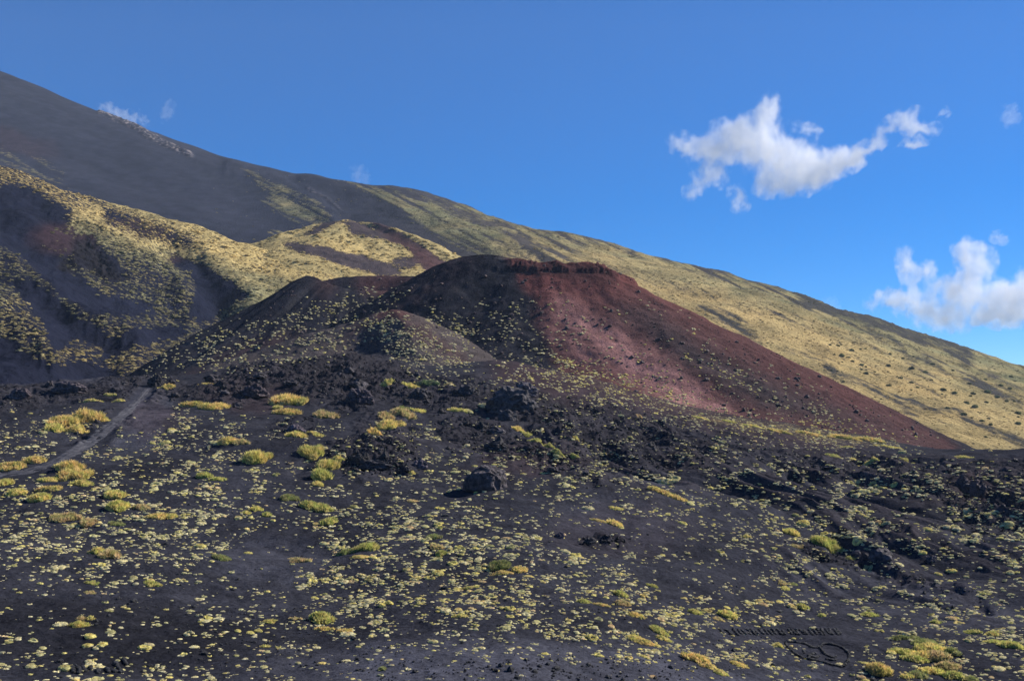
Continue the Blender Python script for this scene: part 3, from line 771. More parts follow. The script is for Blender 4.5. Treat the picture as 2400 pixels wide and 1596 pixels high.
def dome(nr, nc, h, rad=1.0, lump=0.12, seed=0):
    """flattened leafy dome; returns verts, tris"""
    v = [(0, 0, h)]; r_ = np.random.default_rng(seed)
    ph = r_.uniform(0, 6.28, 4)
    for i in range(1, nr + 1):
        t = i / nr * math.pi / 2
        for j in range(nc):
            a = j / nc * 2 * math.pi
            R = rad * (1 + lump * math.sin(2 * a + ph[0]) + lump * .7 * math.sin(3 * a + ph[1]) + lump * .5 * math.sin(5 * a + ph[2]))
            v.append((R * math.sin(t) * math.cos(a), R * math.sin(t) * math.sin(a), h * math.cos(t) - (0.08 if i == nr else 0)))
    f = []
    for j in range(nc): f.append((0, 1 + j, 1 + (j + 1) % nc))
    for i in range(nr - 1):
        for j in range(nc):
            a, b = 1 + i * nc + j, 1 + i * nc + (j + 1) % nc
            f += [(a, a + nc, b + nc), (a, b + nc, b)]
    return np.array(v), np.array(f)

def cushion(nleaf, h=0.45, ring=False, leaf=0.15, seed=0, nr=4, nc=10, arc=1.0, spiky=0.0):
    r_ = np.random.default_rng(seed)
    V, T, K = [], [], []
    if ring:
        n = nc; v = []; f = []
        a0 = r_.uniform(0, 6.28)
        for j in range(n + 1):
            a = a0 + j / n * 2 * math.pi * arc; rr = 1 + .1 * math.sin(3 * a + seed)
            w = .8 + .3 * math.sin(2 * a + seed)
            for (q, z) in ((1.0, -.04), (.9, h * .7 * w), (.72, h * w), (.52, h * .5 * w), (.44, -.04)):
                v.append((q * rr * math.cos(a), q * rr * math.sin(a), z))
        for j in range(n):
            for k in range(4):
                a, b = j * 5 + k, (j + 1) * 5 + k
                f += [(a, b, b + 1), (a, b + 1, a + 1)]
        v, f = np.array(v), np.array(f)
    else:
        v, f = dome(nr, nc, h * .93, .93, seed=seed)
    V.append(v); T.append(f); K.append(r_.uniform(.62, .95, len(v)))
    base = len(v)
    if nleaf:
        fi = r_.integers(0, len(f), nleaf * 2)
        area = np.linalg.norm(np.cross(v[f[:, 1]] - v[f[:, 0]], v[f[:, 2]] - v[f[:, 0]]), axis=1)
        fi = r_.choice(len(f), nleaf, p=area / area.sum())
        w = r_.dirichlet((1, 1, 1), nleaf)
        p = (v[f[fi]] * w[:, :, None]).sum(1)
        nrm = p * np.array([1, 1, 1.6]) + np.array([0, 0, .35]); nrm /= np.linalg.norm(nrm, axis=1)[:, None]
        t1 = np.cross(nrm, r_.normal(size=(nleaf, 3))); t1 /= np.linalg.norm(t1, axis=1)[:, None]
        t2 = np.cross(nrm, t1)
        up = nrm * .7 + t2 * .5 + r_.normal(size=(nleaf, 3)) * .3 + np.array([0, 0, spiky])
        sz = leaf * r_.uniform(.6, 1.5, nleaf)[:, None]
        a = p - t1 * sz * .5 - nrm * .03; b = p + t1 * sz * .5 - nrm * .03; c = p + up * sz * (1.0 + spiky)
        lv = np.stack([a, b, c], 1).reshape(-1, 3)
        V.append(lv); T.append(np.arange(nleaf * 3).reshape(-1, 3) + base)
        K.append(np.repeat(r_.uniform(.75, 1.25, nleaf), 3))
    K3 = np.repeat(np.concatenate(K)[:, None], 3, 1); VV = np.concatenate(V)
    K3 = K3 * (1 + r_.normal(size=(len(K3), 1)) * np.array([.05, 0, -.10]))
    if seed % 3 == 0 and not ring:      # a dead, brownish middle
        q = np.clip(1 - np.hypot(VV[:, 0], VV[:, 1]) / .55, 0, 1)[:, None]
        K3 = K3 * (1 - q) + K3 * np.array([.62, .5, .48]) * q
    return VV, np.concatenate(T), K3

def tussock(nblade, w, d, h, seed=0, humps=3):
    """a golden grass clump: lumpy low body covered with upright dry blades (metres)"""
    r_ = np.random.default_rng(seed)
    V, T, K = [], [], []; base = 0
    hp = []
    for k in range(humps):
        t = 0 if humps == 1 else (k / (humps - 1) - .5)
        q = min(1.0, 1.5 / humps + .25) * .88
        hp.append((t * w * (1 - q), r_.uniform(-.5, .5) * d * (1 - q) * .9, w * q * .5 * r_.uniform(.75, 1.1), d * q * .5 * r_.uniform(.8, 1.1), h * r_.uniform(.5, .85)))
    for k in range(2 + 2 * humps):      # smaller satellites break up the outline
        a = r_.uniform(0, 6.28); q = r_.uniform(.16, .34)
        hp.append((w * .46 * math.cos(a), d * .46 * math.sin(a), w * q * .6, d * q * .7, h * r_.uniform(.25, .55)))
    for (cx, cy, rx, ry, hh) in hp:
        v, f = dome(4, 14, 1, seed=int(r_.integers(1e6)), lump=.1)
        V.append(v * np.array([rx, ry, hh]) + np.array([cx, cy, 0])); T.append(f + base); K.append(r_.uniform(.6, .9, len(v))); base += len(v)
    n = nblade
    ar = np.array([b_[2] * b_[3] for b_ in hp]); i = r_.choice(len(hp), n, p=ar / ar.sum()); H_ = np.array(hp)[i]
    a = r_.uniform(0, 2 * math.pi, n); q = np.sqrt(r_.uniform(0, 1, n))
    x = H_[:, 0] + H_[:, 2] * q * np.cos(a) * 1.04; y = H_[:, 1] + H_[:, 3] * q * np.sin(a) * 1.04
    z = H_[:, 4] * np.sqrt(np.clip(1 - q * q, 0, 1)) * .85
    L = h * r_.uniform(.25, .6, n); lean = np.stack([np.cos(a) * q * .7, np.sin(a) * q * .7, np.ones(n)], 1) + r_.normal(size=(n, 3)) * .25
    lean /= np.linalg.norm(lean, axis=1)[:, None]
    ta = r_.uniform(0, 6.28, n); t1 = np.stack([np.cos(ta), np.sin(ta), 0 * ta], 1) * (0.05 + .03 * h)
    p = np.stack([x, y, z - .05], 1); tip = p + lean * L[:, None]
    lv = np.stack([p - t1, p + t1, tip], 1).reshape(-1, 3)
    V.append(lv); T.append(np.arange(n * 3).reshape(-1, 3) + base); K.append(np.repeat(r_.uniform(.65, 1.35, n), 3))
    VV = np.concatenate(V); K3 = np.repeat(np.concatenate(K)[:, None], 3, 1)
    g = np.clip(.5 + 1.6 * pn(VV[:, 0] / w * 3.5 + seed, VV[:, 1] / d * 3, seed), 0, 1)[:, None]
    K3 = K3 * (np.array([.78, .92, .70]) * g + np.array([1.06, 1.02, 1.0]) * (1 - g))
    return VV, np.concatenate(T), K3

_ico = {}
def ico(n):
    if n in _ico: return _ico[n]
    import bmesh
    bm = bmesh.new(); bmesh.ops.create_icosphere(bm, subdivisions=n, radius=1)
    v = np.array([x.co[:] for x in bm.verts]); f = np.array([[q.index for q in x.verts] for x in bm.faces]); bm.free()
    _ico[n] = (v, f); return v, f

def rock(n, seed, jag=.35, flat=.6, horn=None, blocky=.5):
    v, f = ico(n); v = v.copy()
    o = MV((seed * 7.3, seed * 1.7, seed * 3.1)); out = []
    for c in v:
        p = MV(c)
        a = mn.fractal(p * 1.1 + o, 1.0, 2.1, 3)
        b = 1 - 2 * abs(mn.noise(p * 2.3 + o)); c2 = 1 - 2 * abs(mn.noise(p * 5.1 + o)); c3 = mn.noise(p * 11 + o)
        cell = mn.cell(p * 2.2 + o)
        out.append(1 + jag * (a * .8 + b * .35 + c2 * .16 + c3 * .08) + blocky * .12 * (cell - .5))
    v = v * np.array(out)[:, None]
    v[:, 2] = np.where(v[:, 2] < -.25, -.25 + (v[:, 2] + .25) * .3, v[:, 2])
    if horn:
        for hx_, hy_, hr, hh in horn:
            d = np.exp(-(((v[:, 0] - hx_) ** 2 + (v[:, 1] - hy_) ** 2) / hr ** 2)); v[:, 2] += np.where(v[:, 2] > 0, d * hh, 0)
    return v, f

def tile(protos, pick, pos, scl, rot, tint, tilt=None):
    """many copies of a few shapes as one mesh"""
    Vs, Ts, Cs = [], [], []; base = 0
    for k, (v, f, c) in enumerate(protos):
        m = np.nonzero(pick == k)[0]
        if not len(m): continue
        vv = v[None] * scl[m][:, None, :]
        ca, sa = np.cos(rot[m])[:, None], np.sin(rot[m])[:, None]
        x = vv[..., 0] * ca - vv[..., 1] * sa; y = vv[..., 0] * sa + vv[..., 1] * ca; z = vv[..., 2]
        if tilt is not None: z = z + x * tilt[m, 0][:, None] + y * tilt[m, 1][:, None]
        P = np.stack([x, y, z], -1) + pos[m][:, None, :]
        Vs.append(P.reshape(-1, 3).astype(np.float32))
        Ts.append((f[None] + (np.arange(len(m)) * len(v))[:, None, None] + base).reshape(-1))
        Cs.append(((c[None, :, None] if c.ndim == 1 else c[None]) * tint[m][:, None, :]).reshape(-1, 3).astype(np.float32))
        base += len(m) * len(v)
    return np.concatenate(Vs), np.concatenate(Ts), np.concatenate(Cs)

LL = list(LAYERS.values())
def slopes(who, x, y):
    gx = np.zeros(len(x)); gy = np.zeros(len(x))
    for i, L in enumerate(LL):
        k = who == i
        if k.any():
            e = 0.6 + y[k] * .002
            gx[k] = (L.z(x[k] + e, y[k]) - L.z(x[k] - e, y[k])) / (2 * e); gy[k] = (L.z(x[k], y[k] + e) - L.z(x[k], y[k] - e)) / (2 * e)
    return np.clip(np.stack([gx, gy], 1), -.9, .9)

# ================================================================== WHERE THINGS ARE, IN WORDS
def where(px, py):
    spots = [(1140, 1130, 130, 60, "beside the big lone boulder"), (1195, 925, 130, 60, "near the jagged black outcrop"),
             (875, 1075, 110, 50, "by the horned rocks"), (150, 1075, 130, 45, "close to the grey footpath"), (260, 1000, 90, 50, "near the path bend"),
             (1930, 1535, 110, 40, "near the stone heart"), (1840, 1480, 150, 22, "by the rows of laid stones"), (2165, 1545, 140, 60, "around the big mat in the lower right corner"),
             (1385, 1265, 90, 25, "by the short row of rubble"), (650, 1290, 150, 60, "around the bare purple ash patch"),
             (1190, 1330, 90, 30, "near the round green mound at lower centre")]
    for x, y, rx, ry, t in spots:
        if ((px - x) / rx) ** 2 + ((py - y) / ry) ** 2 < 1: return t
    if py < 985: v = "below the dark lava rubble" if px < 1150 else "at the foot of the red cone"
    elif py < 1120: v = "on the upper ash slope"
    elif py < 1250: v = "halfway down the ash slope"
    elif py < 1400: v = "on the lower ash slope"
    elif py < 1510: v = "low on the near ash"
    else: v = "at the bottom edge"
    h = ["far left", "left", "left of centre", "centre", "right of centre", "right", "far right"][int(np.clip(px / 2400 * 7, 0, 6))]
    return v + ", " + h
def give_labels(items):
    """items: (object, px, py, phrase, tail); a phrase shared by several is told apart by its order from the left, then by height"""
    from collections import defaultdict
    g = defaultdict(list)
    for it in items: g[(it[3], it[4])].append(it)
    ordn = ["first", "second", "third", "fourth", "fifth", "sixth", "seventh", "eighth", "ninth", "tenth"]
    for (ph, tl), l in g.items():
        if len(l) == 1: l[0][0]['label'] = ph + " " + tl; continue
        l.sort(key=lambda t: t[1])
        for i, it in enumerate(l):
            if i == 0: pre = "leftmost "
            elif i == len(l) - 1: pre = "rightmost "
            elif i < 10: pre = ordn[i] + " from left, "
            else: pre = "later in the row, "
            it[0]['label'] = pre + ph + " " + tl
    for it in items:
        w_ = it[0]['label'].split()
        if len(w_) > 16 or "later in the row" in it[0]["label"]: it[0]['label'] = it[0]['label'].replace("the big mat in the lower right corner", "the lower right mat").replace("cushion plant ", "cushion ").replace(" coloured", "").replace("the jagged black outcrop", "the jagged outcrop")
def place(name, me, loc, scl, rz, tint=None):
    o = bpy.data.objects.new(name, me); C.objects.link(o)
    o.location = [float(v) for v in loc]; o.scale = [float(v) for v in np.broadcast_to(scl, 3)]; o.rotation_euler = (0, 0, float(rz))
    if tint is not None: o.color = (*[float(v) for v in tint], 1)
    return o

# ================================================================== BIG ROCKS
BIG = [  # px, base row, width, height (photo px), seed, horns, tint, label
 (1140, 1149, 106, 58, 6, None, (1.25, 1.15, 1.2), "big rounded black lava boulder standing alone on the ash slope"),
 (1197, 963, 134, 60, 11, [(-.45, 0, .3, .35), (-.1, .1, .25, .15)], (1.0, 1.0, 1.05), "jagged black lava outcrop below the red cone, tallest on the ridge"),
 (1165, 1056, 62, 34, 5, [(.25, 0, .28, .9)], (.6, .6, .62), "black rock with one upright knob, above the big boulder"),
 (843, 1089, 46, 30, 7, None, (.7, .7, .7), "dark blocky rock left of the pointed rock spire"),
 (901, 1083, 24, 34, 9, [(0, 0, .3, 1.1)], (.7, .7, .7), "narrow pointed black rock spire on the upper ash slope"),
 (982, 1098, 40, 26, 13, None, (1.9, 1.7, 1.9), "rounded purplish grey rock with grass at its right side"),
 (880, 1098, 90, 20, 15, None, (.8, .8, .85), "low rough lava ledge under the pointed spire"),
 (361, 905, 44, 30, 17, None, (.55, .55, .55), "small black rock on the ridge at the top of the footpath"),
 (985, 937, 60, 30, 19, [(-.4, 0, .3, .4)], (.7, .7, .75), "dark lava block right of the round green bush on the ridge"),
 (1095, 925, 60, 28, 21, None, (.75, .75, .8), "lava block on the ridge just left of the jagged outcrop"),
 (1232, 925, 60, 32, 23, None, (1.5, 1.4, 1.5), "smoother grey lava hump on the right shoulder of the jagged outcrop"),
 (1190, 985, 50, 26, 25, None, (1.0, 1.0, 1.05), "grey broken rock at the foot of the jagged outcrop"),
 (1128, 1004, 26, 18, 27, None, (.6, .6, .6), "small black rock between the jagged outcrop and the knobbed rock"),
 (2262, 1150, 34, 40, 29, None, (1.2, .95, .95), "steep reddish rock face high on the right of the crater wall"),
 (2300, 1165, 46, 44, 31, None, (1.3, 1.0, 1.0), "brown rock buttress on the crater wall near the right edge"),
 (590, 928, 70, 30, 33, None, (1.15, .95, 1.0), "brown rubble hump at the lower left of the lava pile"),
 (840, 945, 70, 36, 35, None, (1.15, 1.0, 1.1), "rounded rubble hump in the middle of the lava pile"),
 (690, 1010, 50, 22, 37, None, (1.6, 1.4, 1.6), "low grey rock lying among cushions left of the golden tussocks"),
 (1385, 1271, 34, 14, 39, None, (1.0, 1.0, 1.0), "flat dark rock in the middle of the short rubble row"),
 (1312, 1262, 26, 15, 41, None, (1.8, 1.5, 1.7), "purplish rock at the left end of the short rubble row"),
 (40, 935, 60, 26, 43, None, (1.3, 1.1, 1.15), "broken lava hump on the rim at the far left"),
 (155, 918, 90, 26, 45, None, (1.3, 1.15, 1.2), "wide heap of grey brown lava on the left rim"),
 (2010, 1305, 30, 16, 47, None, (1.4, 1.35, 1.5), "grey lava slab right of the bright green grass mound"),
 (2185, 1318, 30, 18, 49, None, (1.6, 1.5, 1.7), "pale grey lava slab on the right part of the slope"),
]
for (px, pb, w, h, sd, horn, tint, lab) in BIG:
    x, y, z, who, ok = cast([px], [pb]); x, y, z = x[0], y[0], z[0]
    W_ = w / F * y; H_ = h / F * y
    v, f = rock(5, sd, jag=.5 if sd != 6 else .36, horn=horn, blocky=.35 if sd != 6 else .05)
    v = v.copy()
    if sd == 6: v = np.sign(v) * np.abs(v) ** np.array([.95, 1.0, .8])
    v[:, 0] /= np.ptp(v[:, 0]); v[:, 1] /= np.ptp(v[:, 1]); v[:, 2] -= v[:, 2].min(); v[:, 2] /= v[:, 2].max()
    v *= np.array([W_, min(W_ * .8, H_ * 2.2), H_ * 1.25])
    yy = y + min(W_ * .8, H_ * 2.2) * .38
    zb = float(gz(x, yy)[0])
    nm = "boulder" if sd == 6 else "rock_outcrop" if w > 55 else "lava_rock"
    me = mesh_from(nm, v, f.ravel(), 3, M_ROCK, smooth=False, link=False)
    o = place(nm, me, (x, yy, min(zb, z) - H_ * .22), 1, 0, [c_ * 1.35 for c_ in tint])
    tag(o, lab, "boulder" if sd == 6 else "rock")

# rubble: the biggest blocks one by one, the rest as one heap
rp = [rock(3, 100 + i, jag=.5, blocky=1.2) for i in range(8)]
rp1 = [rock(2, 140 + i, jag=.55, blocky=1.2) for i in range(8)]
N = 36000
px = rng.uniform(-300, 2700, N); py = rng.uniform(840, 1400, N)
kd = samp(K, px, py, 20, 5) * (1 - samp(PM, px, py))
kk = rng.uniform(0, 1, N) < np.clip(kd - .12, 0, 1) ** 1.3 * .9
px, py = px[kk], py[kk]
x, y, z, who, ok = cast(px, py); ok &= who == 0
px, py, x, y, z = px[ok], py[ok], x[ok], y[ok], z[ok]
size = (rng.pareto(3.0, len(px)) + .55) * 3.4 / F * y * 1.1
size = np.clip(size, .25, 2.6)
order = np.argsort(-size * F / y * ((px > 0) & (px < 2400))); big = order[:90]; rest = order[90:]
rock_mes = [mesh_from("lava_rock", v * .5, f.ravel(), 3, M_ROCK, smooth=False, link=False) for v, f in rp]
items = []
for i in big:
    tone = rng.uniform(.6, 1.5); s = size[i]
    zz = float(gz(x[i], y[i])[0])
    o = place("lava_rock", rock_mes[i % 8], (x[i], y[i], zz + .05 * s), (s * rng.uniform(.9, 1.4), s * rng.uniform(.8, 1.2), s * rng.uniform(.7, 1.2)), rng.uniform(0, 6.28), (tone, tone * .95, tone))
    o['category'] = "rock"; o['group'] = "blocks of the lava rubble"
    t = "dark" if tone < .85 else "brownish" if tone < 1.2 else "greyer"
    items.append((o, px[i], py[i], t + " rough lava block", where(px[i], py[i])))
give_labels(items)
pick = rng.integers(0, 8, len(rest)); sc = size[rest][:, None] * .5 * rng.uniform(.7, 1.25, (len(rest), 3))
V, T, Cc = tile([(v, f, np.ones(len(v))) for v, f in rp1], pick, np.stack([x[rest], y[rest], gz(x[rest], y[rest]) + .05], 1), sc, rng.uniform(0, 6.28, len(rest)), np.ones((len(rest), 3)))
tag(mesh_from("lava_rubble", V, T, 3, M_ROCK, smooth=False), "loose black lava rubble covering the ridge and the rough flows", kind='stuff')

# pebbles and laid stones
def stone_pts(poly_, step, jit=.8):
    out = []
    for (x0, y0), (x1, y1) in zip(poly_[:-1], poly_[1:]):
        n = max(1, int(math.hypot(x1 - x0, (y1 - y0) * 1.6) / step))
        for k in range(n):
            t = (k + .5) / n
            out.append((x0 + (x1 - x0) * t + random.uniform(-jit, jit), y0 + (y1 - y0) * t + random.uniform(-jit, jit) * .5))
    return out
hc = lambda P_: [(1640 + a / 5.895, 1440 + b / 5.895) for a, b in P_]
heart = stone_pts(hc([(1180, 400), (1200, 375), (1290, 380), (1400, 395), (1480, 410), (1520, 440), (1600, 465), (1680, 440), (1700, 405), (1780, 400), (1890, 425), (1960, 460), (2040, 510), (2070, 580), (2055, 640), (2000, 700), (1970, 725), (1850, 700), (1750, 675), (1600, 630), (1430, 600), (1370, 570), (1290, 520), (1220, 460), (1180, 400)]), 4.4)
inner = stone_pts(hc([(1640, 440), (1680, 490), (1730, 545), (1790, 580), (1840, 600), (1885, 575)]), 4.4) + stone_pts(hc([(1430, 490), (1450, 540)]), 3.5) + stone_pts(hc([(1500, 600), (1540, 550), (1600, 540)]), 3.5) + stone_pts(hc([(1500, 560), (1600, 600), (1650, 570)]), 3.5) + stone_pts(hc([(1740, 620), (1880, 640)]), 4)
rows_ = []
for k in range(15):
    sx = 1688 + k * 10.2 + random.uniform(-2.5, 2.5); rows_.append(stone_pts([(sx, 1474 + (k % 3)), (sx + 9 + 4 * (k % 2), 1486 + (k % 4))], 4.2))
for k in range(13):
    sx = 1846 + k * 9.6 + random.uniform(-2.5, 2.5); rows_.append(stone_pts([(sx, 1475 - (k > 6) * 1.5), (sx + 10 + 3 * (k % 2), 1487 + (k % 3))], 4.2))
letters = []
hl = lambda P_: [(80 + a / 7.369, 1500 + b / 7.369) for a, b in P_]
for s_ in ([(645, 460), (695, 575)], [(700, 450), (770, 480), (790, 520), (770, 575)], [(835, 450), (895, 555)], [(970, 460), (985, 510)], [(1090, 520), (1110, 580)], [(1240, 480), (1290, 560)], [(1370, 520), (1385, 550), (1440, 545)], [(1540, 330), (1600, 430)], [(1395, 390), (1500, 540), (1545, 550)], [(1480, 520), (1490, 560)]):
    letters += stone_pts(hl(s_), 3.6, .4)
laid = [(p, "heart") for p in heart + inner] + [(p, "row") for r in rows_ for p in r] + [(p, "mark") for p in letters]
print("laid stones", len(laid))
stone_me = [mesh_from("stone", v * .5, f.ravel(), 3, M_STONE, smooth=False, link=False) for v, f in [rock(2, 200 + i, jag=.3) for i in range(6)]]
LAB = {"heart": "black lava stone laid in the heart outline on the ash, lower right",
       "row": "black lava stone laid in the slanted rows above the stone heart",
       "mark": "black lava stone laid in strokes at the bottom left corner"}
P_ = np.array([p for p, _ in laid]); x, y, z, who, ok = cast(P_[:, 0], P_[:, 1])
left_stones = []
sp = rng.permutation(len(laid))
for n_, i in enumerate(sp):
    if not ok[i]: continue
    s = rng.uniform(.15, .24)
    if n_ >= 295: left_stones.append((x[i], y[i], s)); continue
    tn_ = rng.uniform(.7, 1.7)
    o = place("stone", stone_me[i % 6], (x[i], y[i], float(gz(x[i], y[i])[0]) + .035), (s * 1.2, s, s * .9), rng.uniform(0, 6.28), (tn_, tn_, tn_))
    tag(o, LAB[laid[i][1]], "stone", "stones laid out in shapes on the ash: " + laid[i][1])
NP = 26000
px = rng.uniform(-300, 2700, NP); py = rng.uniform(1180, 1690, NP)
PB_ = newmap(0.10)
ell(PB_, 1300, 1570, 420, 30, .9); ell(PB_, 500, 1440, 220, 30, .5); ell(PB_, 700, 1250, 130, 20, .5); ell(PB_, 2230, 1400, 90, 30, .6, rot=15); ell(PB_, 1440, 1435, 60, 12, .9, rot=12)
ell(PB_, 250, 1415, 120, 14, .5); ell(PB_, 880, 1545, 120, 30, .7); ell(PB_, 1000, 1580, 200, 20, .8); ell(PB_, 440, 1470, 120, 14, .7); ell(PB_, 700, 1440, 120, 20, .4); ell(PB_, 200, 1345, 70, 14, .5); ell(PB_, 560, 1530, 200, 40, .3)
ell(PB_, 1750, 1500, 90, 30, .5)
kk = rng.uniform(0, 1, NP) < samp(PB_, px, py, 30, 9) * sstep(-.35, .25, fbm(px / 30, py / 12, 3, 10)) * 1.1
x, y, z, who, ok = cast(px[kk], py[kk]); ok &= who == 0; x, y = x[ok], y[ok]
s = np.clip((rng.pareto(3, len(x)) + .6) * .09, .045, .5)
x = np.r_[x, [a for a, b, c in left_stones]]; y = np.r_[y, [b for a, b, c in left_stones]]; s = np.r_[s, [c for a, b, c in left_stones]]
V, T, Cc = tile([(v, f, np.ones(len(v))) for v, f in [rock(1, 230 + i, jag=.4) for i in range(5)]], rng.integers(0, 5, len(x)), np.stack([x, y, gz(x, y) + .02], 1), s[:, None] * .5 * rng.uniform(.7, 1.3, (len(x), 3)), rng.uniform(0, 6.28, len(x)), np.ones((len(x), 3)))
tag(mesh_from("pebbles", V, T, 3, M_STONE, smooth=False), "small dark lava pebbles scattered over the near ash", kind='stuff')

